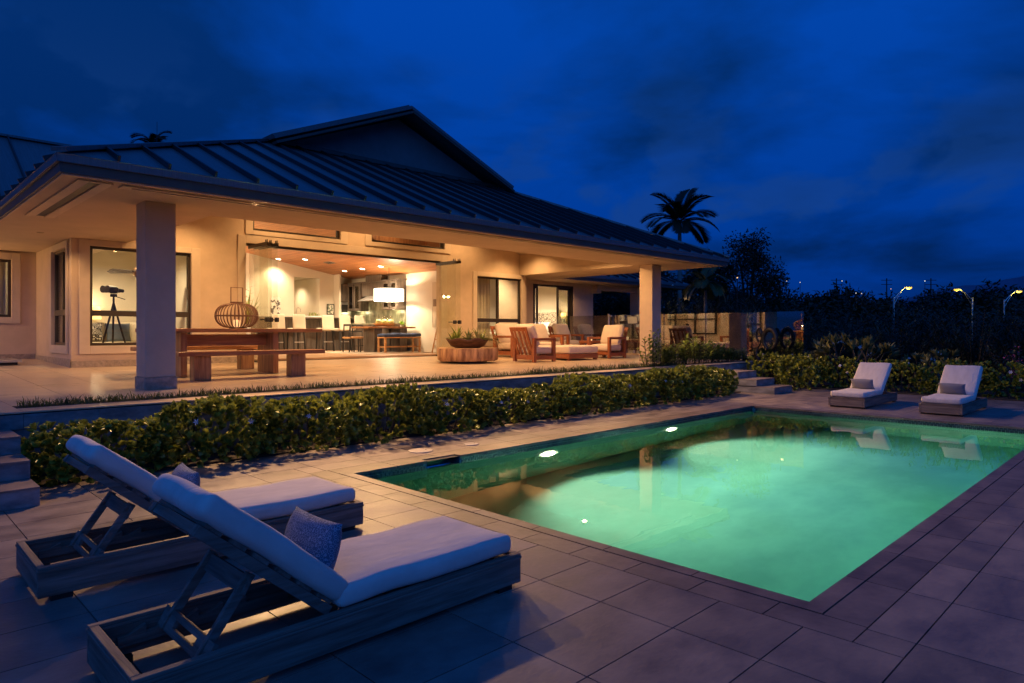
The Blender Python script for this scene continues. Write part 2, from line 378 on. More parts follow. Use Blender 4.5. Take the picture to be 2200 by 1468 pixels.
k.add([(SK0,PY1,-.105),(SK0,PY1+d,-.105),(SK0,PY1+d,-.004),(SK0,PY1,-.004)], [(0,1,2,3)])
k.add([(SK1,PY1,-.105),(SK1,PY1+d,-.105),(SK1,PY1+d,-.004),(SK1,PY1,-.004)], [(3,2,1,0)])
k.build('skimmer_niche', m_wtile, basin)
# waterline mosaic: small tiles, far too many to pick apart
wt = MB(); s_ = .052; rows = 3; t_ = .006
def wtile_run(p0, p1, nrm, off=0):
    Lr = math.dist(p0, p1); n = int(Lr/s_); dx = ((p1[0]-p0[0])/Lr, (p1[1]-p0[1])/Lr)
    for r in range(rows):
        z1 = -.014 - r*.040; z0 = z1 - .036
        for i in range(n):
            a = i*s_ + (s_*.5 if r % 2 else 0) + .002; c = a + s_ - .004
            if c > Lr: continue
            x0, y0 = p0[0]+dx[0]*a, p0[1]+dx[1]*a; x1, y1 = p0[0]+dx[0]*c, p0[1]+dx[1]*c
            X0, X1 = sorted((x0, x1)); Y0, Y1 = sorted((y0, y1))
            if abs(nrm[0]) > .5: X0, X1 = sorted((p0[0], p0[0]+nrm[0]*t_))
            else: Y0, Y1 = sorted((p0[1], p0[1]+nrm[1]*t_))
            wt.box(X0,X1,Y0,Y1,z0,z1)
wtile_run((PX0,PY1),(SK0,PY1),(0,-1)); wtile_run((SK1,PY1),(PX1,PY1),(0,-1))
wtile_run((PX1,PY0),(PX1,PY1),(-1,0)); wtile_run((PX0,PY0),(PX0,PY1),(1,0)); wtile_run((PX0,PY0),(PX1,PY0),(0,1))
ST(wt.build('waterline_tiles', m_wtile, basin))
# water: glass with a green-blue absorption
def watermat():
    m = bpy.data.materials.new('pool_water'); m.use_nodes = True; nt = m.node_tree; N = nt.nodes; L = nt.links; N.clear()
    o = N.new('ShaderNodeOutputMaterial'); g = N.new('ShaderNodeBsdfGlass'); g.inputs['IOR'].default_value = 1.333; g.inputs['Roughness'].default_value = 0.0
    ge = N.new('ShaderNodeNewGeometry'); mp = N.new('ShaderNodeMapping'); mp.inputs['Scale'].default_value = (.9,1.5,1); L.new(ge.outputs['Position'], mp.inputs[0])
    n = N.new('ShaderNodeTexNoise'); n.inputs['Scale'].default_value = 2.2; n.inputs['Detail'].default_value = 2; L.new(mp.outputs[0], n.inputs['Vector'])
    bp = N.new('ShaderNodeBump'); bp.inputs['Strength'].default_value = .05; bp.inputs['Distance'].default_value = .02; L.new(n.outputs[0], bp.inputs['Height']); L.new(bp.outputs[0], g.inputs['Normal'])
    L.new(g.outputs[0], o.inputs['Surface'])
    v = N.new('ShaderNodeVolumeAbsorption'); v.inputs['Color'].default_value = (.20,.87,.76,1); v.inputs['Density'].default_value = .32; L.new(v.outputs[0], o.inputs['Volume'])
    return m
e_ = .012
wm = MB(); wm.box(PX0-.03,PX1+.03,PY0-.03,PY1+.03,DEP-.03,WL)
water = S(wm.build('pool_water', watermat()))
# pool lights in the wall by the house
m_plens = emit('pool_lens', (1,.86,.58), 26)
for i, (x, lab) in enumerate(((9.40,'lit underwater pool light nearer the far end of the pool'),(6.46,'lit underwater pool light nearer the foreground loungers'))):
    t = T('pool_light', lab, 'pool light', (x,PY1,-.50), 0, 'underwater pool lights')
    rg = MB(); rg.tube([(.19*math.cos(a),-.02,.19*math.sin(a)) for a in [2*math.pi*q/28 for q in range(28)]], .016, 8, True); rg.build('ring', m_chrome, t, smooth=True)
    ln = MB(); ln.add([(.135*math.cos(2*math.pi*q/24),-.03,.135*math.sin(2*math.pi*q/24)) for q in range(24)]+[(0,-.045,0)], [(q,(q+1)%24,24) for q in range(24)]); ln.build('lens', m_plens, t)
    lamp('pool_lamp', 'SPOT', (x,PY1-.09,-.50), 1280, (1,.93,.72), (x,PY1-3.2,-.95), R(132), 1.0, .06)
# coping pieces, border pieces, deck tiles
def tile_mesh(w, h, t=.03, name='paver', mt=None):
    m = MB().box(0,w,0,h,-t,0).mesh(name); m.materials.append(mt or m_tile); return m
TM = {}
def tile(name, x0,x1,y0,y1, mt, par, z=0, gap=.0035, t=.03):
    key = (name, round(x1-x0,3), round(y1-y0,3), mt.name)
    if key not in TM: TM[key] = tile_mesh(x1-x0-2*gap, y1-y0-2*gap, t, name, mt)
    o = bpy.data.objects.new(name, TM[key]); COL.objects.link(o); o.parent = par
    o.location = Vector((x0+gap, y0+gap, z)) - Vector(par.location); return o
CW, BW = .098, .212
cx0,cx1,cy0,cy1 = PX0-CW,PX1+CW,PY0-CW,PY1+CW
bx0,bx1,by0,by1 = cx0-BW,cx1+BW,cy0-BW,cy1+BW
def run(name, a0, a1, step, horiz, c0, c1, mt, z, skip=None):
    n = max(1, round((a1-a0)/step)); st = (a1-a0)/n
    for i in range(n):
        a, c = a0+i*st, a0+(i+1)*st
        if skip:
            if a >= skip[0] and c <= skip[1]: continue
            if a < skip[0] < c < skip[1]+.0: c = skip[0]
            elif skip[0] < a < skip[1] < c: a = skip[1]
            elif a < skip[0] and c > skip[1]:
                if horiz: tile(name, a, skip[0], c0, c1, mt, deck, z)
                a = skip[1]
        if horiz: tile(name, a, c, c0, c1, mt, deck, z)
        else: tile(name, c0, c1, a, c, mt, deck, z)
zc = .003
run('coping_stone', PY0, PY1, .62, False, cx0, PX0+.012, m_cop, zc); run('coping_stone', PY0, PY1, .62, False, PX1-.012, cx1, m_cop, zc)
run('coping_stone', cx0, cx1, .62, True, cy0, PY0+.012, m_cop, zc); run('coping_stone', cx0, cx1, .62, True, PY1-.012, cy1, m_cop, zc, skip=(SK0,SK1))
run('border_stone', by0, by1, .434, False, bx0, cx0, m_cop, 0); run('border_stone', by0, by1, .434, False, cx1, bx1, m_cop, 0)
run('border_stone', cx0, cx1, .648, True, by0, cy0, m_cop, 0); run('border_stone', cx0, cx1, .648, True, cy1, by1, m_cop, 0)
GX, GY, SX, SY = 2.155, 1.308, .648, .4345
cells = []
for i in range(-10, 24):
    for j in range(-12, 15):
        x0, y0 = GX+i*SX, GY+j*SY; x1, y1 = x0+SX, y0+SY
        y1 = min(y1, 7.38); x1 = min(x1, 17.0)
        if y1-y0 < .05 or x1-x0 < .05: continue
        parts = [(x0,x1,y0,y1)]
        if x0 < bx1 and x1 > bx0 and y0 < by1 and y1 > by0:
            parts = []
            if x0 < bx0: parts.append((x0,bx0,y0,y1))
            if x1 > bx1: parts.append((bx1,x1,y0,y1))
            xa, xb = max(x0,bx0), min(x1,bx1)
            if y0 < by0: parts.append((xa,xb,y0,by0))
            if y1 > by1: parts.append((xa,xb,by1,y1))
        for p in parts:
            if p[1]-p[0] < .02 or p[3]-p[2] < .02: continue
            mx_, my_ = (p[0]+p[1])/2, (p[2]+p[3])/2
            vis = mx_ > -.2 and my_ > -.2 and my_ < mx_*11+2 and my_ > mx_*.09-.2 and mx_+my_ > 3.0
            cells.append((not vis, mx_*mx_+my_*my_, p))
cells.sort(); rest = MB()
for n_, (hid, dd, p) in enumerate(cells):
    if n_ < 300: tile('paver', *p, m_tile, deck)
    else: rest.box(p[0]+.0035,p[1]-.0035,p[2]+.0035,p[3]-.0035,-.03,0)
ST(rest.build('far_pavers', m_tile, deck))
for i, (x, y, r, lab) in enumerate(((4.82,6.43,.145,'larger round pale skimmer lid beside the pool notch'),(5.56,6.36,.095,'smaller round pale drain lid on the pool deck'))):
    t = T('skimmer_lid', lab, 'lid', (x,y,0))
    MB().lathe([(r,.0),(r,.008),(r-.01,.012),(.0,.013)], 32).build('cover', m_white if False else mat('lid_plastic',(.42,.36,.30),.5), t, smooth=False)
    MB().lathe([(.012,.012),(.012,.0145),(.004,.0145)], 12, (r*.55,0,0)).build('lift_hole', m_dark, t)

# ---------------------------------------------------------------- terrace
TE = 8.11
def fl(Y): return .63 if Y < 9.9 else .63 + .0224*(Y-9.9)
m = MB()
X0T, X1T = -6, 17.55
ys = [TE+.02, 8.48, 9.9, 14.95, 18.3]
for a, c in zip(ys[:-1], ys[1:]):
    m.add([(X0T,a,fl(a)-.02),(X1T,a,fl(a)-.02),(X1T,c,fl(c)-.02),(X0T,c,fl(c)-.02)], [(0,1,2,3)])
m.add([(X0T,TE+.02,-.1),(X1T,TE+.02,-.1),(X1T,TE+.02,.60),(X0T,TE+.02,.60)], [(0,1,2,3)])
m.add([(X1T,TE+.02,-.1),(X1T,18.3,-.1),(X1T,18.3,.79),(X1T,TE+.02,.60)], [(0,1,2,3)])
m.add([(17.55,12,.658),(26,12,.658),(26,20,.82),(17.55,20,.82)], [(0,1,2,3)])
terrace = S(m.build('terrace', m_grout))
# face panels (upper course proud of the lower one)
x = 1.214 - .66*6; i = 0
fm = MB().box(.002,.658,-.022,0,-.175,-.028).mesh('face_panel'); fm.materials.append(m_face)
while x < X1T - .1:
    o = bpy.data.objects.new('face_panel', fm); COL.objects.link(o); o.parent = terrace; o.location = (x, TE+.018, .63); x += .66
lowf = MB().box(X0T,X1T,TE+.012,TE+.019,-.05,.45); lowf.build('lower_face', m_face, terrace)
# edge stones, grass strip gap, terrace tiles (each tilted to the drainage fall)
def ttile(name, x0,x1,y0,y1,mt, gap=.003):
    za, zb = fl(y0), fl(y1); g = gap; key = (name, round(x1-x0,3), round(y1-y0,3), round(zb-za,4))
    if key not in TM:
        w, h = x1-x0-2*g, y1-y0-2*g; q = MB()
        q.add([(0,0,-.015),(w,0,-.015),(w,h,zb-za-.015),(0,h,zb-za-.015),(0,0,0),(w,0,0),(w,h,zb-za),(0,h,zb-za)],
              [(0,3,2,1),(4,5,6,7),(0,1,5,4),(1,2,6,5),(2,3,7,6),(3,0,4,7)])
        TM[key] = q.mesh(name); TM[key].materials.append(mt)
    o = bpy.data.objects.new(name, TM[key]); COL.objects.link(o); o.parent = terrace; o.location = (x0+g, y0+g, za)
x = 1.214 - .66*8
while x < X1T:
    ttile('edge_stone', x, min(x+1.32, X1T), TE-.012, 8.48, m_terr); x += 1.32
x = 1.875 - .66*8
while x < X1T - .2:
    x1 = min(x+.66, X1T)
    yy = 8.76 if x > 1.2 else 8.48
    for y0, y1 in ((yy,9.9),(9.9,11.22),(11.22,12.54),(12.54,13.86),(13.86,14.79)): ttile('terrace_tile', x, x1, y0, y1, m_terr)
    if x < 2.9: ttile('terrace_tile', x, x1, 14.79, 16.1, m_terr); ttile('terrace_tile', x, x1, 16.1, 18.1, m_terr)
    x += .66
MB().box(17.56,24.5,12.0,15.8,.60,.745).build('wing_paving', m_terr, terrace)
S(MB().box(1.21,14.6,8.485,8.755,.58,.632).build('grass_bed', m_soil))
# steps: three treads each below the terrace edge
def steps(x0, x1, lab):
    t = S(MB().box(x0+.02,x1-.02,6.62,TE-.03,-.05,.14).build('steps', m_face))
    for kx, y in enumerate((6.60, 7.02, 7.47)):
        z1 = .157*(kx+1); yb = (7.02,7.47,TE+.0)[kx]
        n = max(1, round((x1-x0)/.66)); st = (x1-x0)/n
        for q in range(n):
            MB().box(x0+q*st+.002, x0+(q+1)*st-.002, y, TE-.005, z1-.157+.002, z1-.016).build('riser_block', m_face, t)
            MB().box(x0+q*st+.002, x0+(q+1)*st-.002, y-.008, yb-.0, z1-.0155, z1).build('tread', m_tile, t)
    return t
steps(-1.55, 1.10, ''); steps(14.85, 15.80, '')

# ---------------------------------------------------------------- house
SOF = 3.19; WY = 14.8
house = T('house', 'wide stucco house with dark standing seam hip roof and open glass lanai', 'house', (9.1,14.8,.74))
def HB(name, mb, mt, par=None, **k): return mb.build(name, mt, par or house, world=True, **k)
def HS(name, mb, mt, par=None, **k):
    """every box of mb becomes an object of its own"""
    f6 = MB().box(0,1,0,1,0,1).f
    for i in range(0, len(mb.v), 8):
        q = MB(); q.v = mb.v[i:i+8]; q.f = [tuple(j-i for j in f) for f in mb.f if i <= f[0] < i+8]; HB(name, q, mt, par, **k)
def wall_cells(axis, c0, c1, a0, a1, z0, z1, ops):
    """solid wall with rectangular openings, cut into butted blocks"""
    m = MB(); zs = sorted({z0, z1, *[o[2] for o in ops], *[o[3] for o in ops]}); zs = [z for z in zs if z0 <= z <= z1]
    for za, zb in zip(zs[:-1], zs[1:]):
        cuts = sorted([(o[0], o[1]) for o in ops if o[2] <= za+1e-6 and o[3] >= zb-1e-6]); p = a0
        for u, v in cuts + [(a1, a1)]:
            if u > p + 1e-6:
                if axis == 'x': m.box(p, u, c0, c1, za, zb)
                else: m.box(c0, c1, p, u, za, zb)
            p = max(p, v)
    return m
OPN = (6.26, 11.80, .70, 3.40)
mainops = [(3.25,5.10,1.15,3.07), OPN, (6.42,8.62,3.70,4.25), (9.52,11.92,3.74,4.25), (13.15,15.02,1.15,3.07), (2.95,3.9,3.6,5.2), (3.9,5.7,4.3,5.2), (12.8,15.0,4.3,5.2), (15.0,15.26,3.8,5.2)]
HB('wall', wall_cells('x', WY, WY+.2, 2.95, 15.26, .60, 5.2, mainops), m_stucco)
HB('wall', wall_cells('y', 2.95, 3.15, WY+.2, 18.14, .60, 3.6, [(15.12,16.42,1.15,3.05)]), m_stucco)
HB('wall', wall_cells('x', 18.14, 18.34, -6, 3.15, .60, 3.6, [(1.2,2.50,1.74,3.0)]), m_stucco)
HB('wall', wall_cells('x', 15.8, 16.0, 15.06, 19.9, .60, 3.6, [(16.62,18.76,.70,3.07)]), m_stucco)
HB('wall', MB().box(15.06,15.26,WY+.2,15.8,.6,3.6), m_stucco)
HB('wall', MB().box(19.7,19.9,16.0,21,.6,3.6), m_stucco)
# stone base courses
bs = MB()
for a, c in ((2.935,6.25),(11.82,15.27)): bs.box(a,c,WY-.018,WY-.002,.62,.865)
bs.box(2.932,2.948,WY-.018,18.12,.62,.90); bs.box(-6,2.93,18.122,18.138,.62,.93)
bs.box(15.28,16.6,15.782,15.798,.62,.90); bs.box(18.78,19.9,15.782,15.798,.62,.90)
for k_ in range(0, len(bs.v), 8):
    q_ = MB(); q_.v = bs.v[k_:k_+8]; q_.f = list(bs.f[:6]); HB('base_course', q_, m_base)
# raised stucco trims round the windows
def trim_frame(axis, c, a0,a1,z0,z1, w, th, inner):
    m = MB(); i0,i1,j0,j1 = inner
    for A0,A1,Z0,Z1 in ((a0,i0,z0,z1),(i1,a1,z0,z1),(i0,i1,z0,j0),(i0,i1,j1,z1)):
        if A1-A0 < .005 or Z1-Z0 < .005: continue
        if axis == 'x': m.box(A0,A1,c-th,c-.001,Z0,Z1)
        else: m.box(c-th,c-.001,A0,A1,Z0,Z1)
    return m
def window(axis, c, a0,a1,z0,z1, mull=(), rail=None, lowmull=(), fw=.055, dep=.08, trim=None, label=None):
    m = MB(); c0, c1 = c+.03, c+.03+dep
    def B(A0,A1,Z0,Z1,e=0):
        if axis == 'x': m.box(A0,A1,c0-e,c1,Z0,Z1)
        else: m.box(c0-e,c1,A0,A1,Z0,Z1)
    B(a0,a0+fw,z0,z1); B(a1-fw,a1,z0,z1); B(a0+fw,a1-fw,z1-fw,z1); B(a0+fw,a1-fw,z0,z0+fw)
    spans = []
    zr = rail
    if zr: B(a0+fw,a1-fw,zr-.055,zr+.055,.012)
    zt0 = (zr+.055) if zr else z0+fw
    def split(ms, za, zb):
        e = [a0+fw]
        for q in ms: B(q-.028,q+.028,za,zb,.006); e += [q-.028, q+.028]
        e.append(a1-fw)
        for i in range(0, len(e), 2): spans.append((e[i], e[i+1], za, zb))
    split(mull, zt0, z1-fw)
    if zr: split(lowmull, z0+fw, zr-.055)
    w = HB('window', m, m_bronze, bevel=.004)
    for A0,A1,Z0,Z1 in spans:
        g = MB()
        if axis == 'x': g.box(A0-.004,A1+.004,c0+.03,c0+.036,Z0-.004,Z1+.004)
        else: g.box(c0+.03,c0+.036,A0-.004,A1+.004,Z0-.004,Z1+.004)
        HB('pane', g, m_glass, w)
    if trim:
        HB('window_trim', trim_frame(axis, c, trim[0],trim[1],trim[2],trim[3],.1,.035,(a0,a1,z0,z1)), m_trim, w, bevel=.006)
    return w
window('x', WY, 3.25,5.10,1.15,3.07, (), 1.78, (), trim=(3.07,5.28,.99,3.185))
window('x', WY, 13.15,15.02,1.15,3.07, (14.05,), 1.765, (14.05,), trim=(12.99,15.16,.99,3.20))
window('y', 2.95, 15.12,16.42,1.15,3.05, (15.66,), 1.80, (15.66,), trim=(15.0,16.56,.99,3.17))
window('x', 18.14, 1.2,2.50,1.74,3.0, (), None, (), trim=(1.05,2.66,1.60,3.15))
window('x', WY, 6.42,8.62,3.70,4.25, (), None, (), trim=(6.25,8.82,3.60,4.40))
window('x', WY, 9.52,11.92,3.74,4.25, (), None, (), trim=(9.33,12.14,3.63,4.40))
# opening trim, track and folded glass panels
HB('opening_trim', trim_frame('x', WY, 6.08,12.0,.87,3.58,.1,.03,(6.26,11.80,.80,3.40)), m_trim, bevel=.006)
HS('door_track', MB().box(6.26,11.80,WY+.02,WY+.10,3.345,3.399).box(6.26,11.80,WY+.02,WY+.09,.735,.752), m_bronze)
def folded(x, y0, y1, lab_z1=3.33, sgn=1, hinge=True):
    g = HB('glass_panel', MB().box(x-.006,x+.006,y0,y1,.775,3.27), m_glass)
    HB('top_rail', MB().box(x-.022,x+.022,y0-.01,y1+.01,3.272,3.345), m_bronze, g); HB('bottom_rail', MB().box(x-.018,x+.018,y0,y1,.745,.774), m_bronze, g)
    for q in (y0+.02, y0+.09): HB('roller', MB().lathe([(.012,0),(.012,.05),(.004,.06)], 10, (x,q,3.345)), m_dark, g)
    HB('lock', MB().rbox((x,y0+.03,1.68),(.07,.10,.10),.015,2), m_dark, g, smooth=True)
    HB('handle', MB().bar((x-.05,y0+.06,1.68),(x-.05,y0+.24,1.68),.018,.022), m_dark, g)
folded(6.34, 13.86, 14.79); folded(6.46, 13.93, 14.79); folded(6.58, 13.90, 14.79)
folded(11.74, 13.88, 14.79); folded(11.64, 13.96, 14.79)
# columns
def column(x0,x1,y0,y1,zb):
    c = HB('column', MB().box(x0,x1,y0,y1,zb+.17,SOF-.002), m_stucco, bevel=.008)
    HB('plinth', MB().box(x0-.014,x1+.014,y0-.014,y1+.014,zb-.02,zb+.169), m_base, c, bevel=.006)
column(2.82,3.21,9.89,10.29,.63); column(14.93,15.34,9.89,10.29,.63); column(22.4,22.8,15.5,15.9,.62)
# roofs
RZ = 3.40; EY = 8.77; EX0, EX1 = 1.64, 16.85; PCH = .427
def roofz(Y): return RZ + PCH*(Y-EY)
front = HB('roof', MB().slab([(EX0-.04,EY-.04,RZ-.01),(EX1+.04,EY-.04,RZ-.01),(12.42,13.2,5.30),(6.07,13.2,5.30)], .05), m_roof)
leftr = HB('roof', MB().slab([(EX0-.04,EY-.04,RZ-.01),(6.07,13.2,5.30),(6.07,24,5.30),(EX0-.04,24,RZ-.01)], .05), m_roof)
rightr = HB('roof', MB().slab([(EX1+.04,EY-.04,RZ-.01),(EX1+.04,18,RZ-.01),(12.42,18,5.30),(12.42,13.2,5.30)], .05), m_roof)
HB('roof', MB().slab([(6.0,13.2,5.27),(12.5,13.2,5.27),(12.5,24,5.27),(6.0,24,5.27)], .05), m_roof)
def seam(p, q, par, n=(0,-.39,.92), h=.065, w=.032):
    nn = Vector(n).normalized()*h*.5
    HB('roof_seam', MB().bar(Vector(p)+nn, Vector(q)+nn, w, h, n), m_seam, par)
x = 2.213
while x < EX1 - .2:
    top = 13.2
    if x < 6.07: top = EY + (x-EX0)
    if x > 12.42: top = EY + (EX1-x)
    if top - EY > .15: seam((x,EY-.035,RZ),(x,top,roofz(top)), front)
    x += .55
y = 9.35
while y < 23:
    tx = min(6.07, EX0 + (y-EY)); seam((EX0-.035,y,RZ),(tx,y,RZ+PCH*(tx-EX0)), leftr, (-.39,0,.92)); y += .55
y = 9.35
while y < 14.5:
    tx = max(12.42, EX1-(y-EY)); seam((EX1+.035,y,RZ),(tx,y,RZ+PCH*(EX1-tx)), rightr, (.39,0,.92)); y += .55
HS('hip_cap', MB().bar((EX0-.02,EY-.02,RZ+.035),(6.07,13.2,5.34),.16,.05).bar((EX1+.02,EY-.02,RZ+.035),(12.42,13.2,5.34),.16,.05), m_roof)
# dutch gable above
GXc, GZ = 9.245, 6.60
gl = HB('gable_roof', MB().slab([(5.95,12.72,5.25),(GXc,12.72,GZ),(GXc,24,GZ),(5.95,24,5.25)][::-1], .09).slab([(12.54,12.72,5.25),(12.54,24,5.25),(GXc,24,GZ),(GXc,12.72,GZ)][::-1], .09), m_roof)
HS('barge_board', MB().bar((5.95,12.70,5.15),(GXc,12.70,GZ-.10),.05,.22,(0,-1,0)).bar((12.54,12.70,5.15),(GXc,12.70,GZ-.10),.05,.22,(0,-1,0)), m_fascia, gl)
HS('barge_cap', MB().bar((5.93,12.68,5.265),(GXc,12.68,GZ+.02),.07,.05,(0,-1,0)).bar((12.56,12.68,5.265),(GXc,12.68,GZ+.02),.07,.05,(0,-1,0)), m_roof, gl)
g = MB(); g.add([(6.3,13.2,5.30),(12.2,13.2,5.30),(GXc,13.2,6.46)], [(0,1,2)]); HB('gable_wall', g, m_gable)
HB('gable_flashing', MB().box(6.15,12.35,13.06,13.2,5.27,5.36), m_fascia)
# fascias and soffits
HS('fascia', MB().box(EX0,EX1,EY,EY+.03,SOF,RZ-.055).box(EX0,EX0+.03,EY+.03,24,SOF,RZ-.055).box(EX1-.03,EX1,EY+.03,14.7,SOF,RZ-.055), m_fascia)
HS('gutter_lip', MB().box(EX0-.035,EX1+.035,EY-.035,EY-.002,RZ-.10,RZ-.012).box(EX0-.035,EX0-.002,EY-.002,24,RZ-.10,RZ-.012).box(EX1+.002,EX1+.035,EY-.002,14.7,RZ-.10,RZ-.012), m_roof)
so = MB().box(EX0+.031,EX1-.031,EY+.031,10.5,SOF,SOF+.03).box(EX0+.031,3.9,10.5,18.1,SOF,SOF+.03).box(14.95,EX1-.031,10.5,15.8,SOF,SOF+.03)
so.box(3.75,3.9,10.5,14.8,SOF+.031,4.1).box(3.75,15.1,10.35,10.499,SOF+.031,3.98).box(14.95,15.1,10.5,14.8,SOF+.031,4.0)
so.box(-6,EX0+.03,17.0,18.14,SOF,SOF+.03)
HS('soffit', so, m_soffit)
# drip edge highlight strip below the fascia
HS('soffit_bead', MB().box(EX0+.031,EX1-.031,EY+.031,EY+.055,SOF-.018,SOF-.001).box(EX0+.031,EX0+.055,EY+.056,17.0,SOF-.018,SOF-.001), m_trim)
def slot(x0,x1,y0,y1):
    m = MB()
    if x1-x0 > y1-y0:
        w = (y1-y0)/3; m.box(x0,x1,y0,y0+w,SOF-.022,SOF-.001).box(x0,x1,y1-w,y1,SOF-.022,SOF-.001).box(x0,x0+.12,y0+w,y1-w,SOF-.020,SOF-.001)
        dk_ = MB().box(x0+.12,x1,y0+w,y1-w,SOF-.006,SOF-.001)
    else:
        w = (x1-x0)/3; m.box(x0,x0+w,y0,y1,SOF-.022,SOF-.001).box(x1-w,x1,y0,y1,SOF-.022,SOF-.001).box(x0+w,x1-w,y0,y0+.05,SOF-.020,SOF-.001)
        dk_ = MB().box(x0+w,x1-w,y0+.05,y1,SOF-.006,SOF-.001)
    s_ = HB('screen_slot', m, m_trim); HB('slot_gap', dk_, m_dark, s_)
slot(2.32,15.6,9.00,9.18); slot(1.86,2.22,9.0,12.3)
# lanai ceiling: hipped grid
def lz(X, Y): return min(3.83+.40*(14.95-X), 3.80+.40*(X-3.9), 3.92+.40*(Y-10.5), 4.9)
m = MB(); nx, ny = 44, 18
for i in range(nx+1):
    for j in range(ny+1):
        X = 3.9+(14.95-3.9)*i/nx; Y = 10.5+(14.8-10.5)*j/ny; m.v.append((X,Y,lz(X,Y)))
for i in range(nx):
    for j in range(ny): m.f.append((i*(ny+1)+j, i*(ny+1)+j+1, (i+1)*(ny+1)+j+1, (i+1)*(ny+1)+j))
HB('lanai_ceiling', m, m_soffit)
# wing on the right with its own eave
wing = HB('wing_roof', MB().slab([(16.4,14.66,RZ-.01),(25.0,14.66,RZ-.01),(21.9,17.7,RZ+PCH*3.04),(16.4,17.7,RZ+PCH*3.04)], .05).slab([(25.0,14.66,RZ-.01),(25.0,22,RZ-.01),(21.9,22,RZ+PCH*3.04),(21.9,17.7,RZ+PCH*3.04)], .05), m_roof)
x = 17.2
while x < 24.8:
    top = 17.7 if x < 21.9 else 14.66+(25.0-x)*.98
    seam((x,14.67,RZ),(x,top,RZ+PCH*(top-14.66)), wing); x += .55
HS('wing_fascia', MB().box(16.86,25.0,14.70,14.73,SOF,RZ-.055).box(24.97,25.0,14.73,22,SOF,RZ-.055), m_fascia, wing)
HB('wing_gutter', MB().box(16.88,25.03,14.66,14.698,RZ-.10,RZ-.012), m_roof, wing)
HB('wing_downlight', MB().lathe([(.05,0),(.05,.04),(.02,.05)], 16, (23.6,14.69,3.28)), m_white, wing)
HS('wing_soffit', MB().box(16.86,24.96,14.735,15.8,SOF,SOF+.03).box(19.9,24.96,15.8,20,SOF,SOF+.03), m_soffit, wing)
HS('wing_beam', MB().box(19.85,22.4,15.55,15.85,2.98,SOF-.002).box(19.75,20.0,15.5,15.79,2.86,3.02), m_stucco, wing)
# roof of the left wing
lw = HB('left_wing_roof', MB().slab([(-8,16.9,3.45),(3.2,16.9,3.45),(4.35,22,6.57),(-8,22,6.57)], .06), m_roof)
for q in range(18):
    x = -7.6+q*.62; seam((x,16.9,3.46),(x+ (0 if x<3.1 else .4),21.95,6.55), lw, (0,-.52,.85))
HB('ridge_cap', MB().bar((-8,22,6.60),(4.4,22,6.60),.2,.06), m_roof, lw)
ant = T('roof_antenna', 'thin dark antenna mast sticking up behind the roof ridge', 'antenna', (6.0,20.0,5.0)); MB().tube([(0,0,0),(0,0,2.2)],[.012,.006],6).build('mast', m_dark, ant); MB().tube([(-.05,0,.5),(.05,0,.5)],.006,6).build('cross_arm', m_dark, ant)
# sliding door of the wing bedroom
sd = MB()
for a, c, z0, z1 in ((16.62,16.68,.74,3.07),(18.70,18.76,.74,3.07),(16.68,18.70,3.0,3.07)): sd.box(a,c,15.82,15.96,z0,z1)
sd = HB('sliding_door', sd, m_bronze)
for a, c, y in ((16.70,16.92,15.85),(17.94,18.62,15.88),(18.02,18.69,15.93)):
    lf = HB('door_leaf', MB().box(a,a+.07,y,y+.035,.76,3.0).box(c-.07,c,y,y+.035,.76,3.0).box(a+.07,c-.07,y,y+.035,2.92,3.0).box(a+.07,c-.07,y,y+.035,.76,.86), m_bronze, sd)
    HB('pane', MB().box(a+.06,c-.06,y+.015,y+.02,.85,2.93), m_glass, sd)
HB('door_pull', MB().rbox((17.975,15.868,1.72),(.03,.02,.22),.008,2), m_chrome, sd, smooth=True)
# rooms behind the openings
FI = .79
def room(name, x0,x1,y0,y1,z1, ceil=None, floor=m_floor_in, walls='lrb', ctop=None):
    m = MB()
    if 'l' in walls: m.box(x0-.1,x0,y0,y1,.6,z1)
    if 'r' in walls: m.box(x1,x1+.1,y0,y1,.6,z1)
    if 'b' in walls: m.box(x0-.1,x1+.1,y1,y1+.1,.6,z1)
    HB(name+'_wall', m, m_cream)
    HB(name+'_floor', MB().box(x0,x1,y0,y1,.70,FI), floor)
    if ceil: HB(name+'_ceiling', MB().box(x0-.1,x1+.1,y0,y1+.1,z1,z1+.05), ceil)
room('left_room', 3.16,5.55,15.0,18.02,3.55, m_cream, walls='rb')
HB('inner_wall', MB().box(3.152,3.158,16.5,18.02,.7,3.5), m_cream)
gw = wall_cells('x', 21.0,21.15, 5.65,12.7,.6,5.0,[(10.52,11.45,.6,3.25)]); HB('great_room_wall', gw, m_cream)
HB('great_room_wall', MB().box(12.7,12.85,15.0,21.15,.6,5.0), m_cream)
HB('great_room_floor', MB().box(5.65,12.7,14.92,21.0,.70,FI), m_floor_in)
HS('hall_wall', MB().box(10.42,10.52,21.15,23.5,.6,3.27).box(11.45,11.55,21.15,23.5,.6,3.27).box(10.42,11.55,23.5,23.6,.6,3.27).box(10.42,11.55,21.15,23.6,3.28,3.33).box(10.42,11.55,21.0,23.6,.7,FI), m_cream)
def gz(X): return 3.34 + .17*(12.7-X)
m = MB().slab([(5.5,14.98,gz(5.5)),(5.5,21.2,gz(5.5)),(12.72,21.2,gz(12.72)),(12.72,14.98,gz(12.72))][::-1], .06); HB('wood_ceiling', m, m_ceil)
pl = MB()
xx = 5.6
while xx < 12.7:
    pl.add([(xx-.004,15.0,gz(xx)-.062),(xx+.004,15.0,gz(xx)-.062),(xx+.004,21.0,gz(xx)-.062),(xx-.004,21.0,gz(xx)-.062)], [(0,1,2,3)]); xx += .105
ST(HB('ceiling_joint', pl, m_dark))
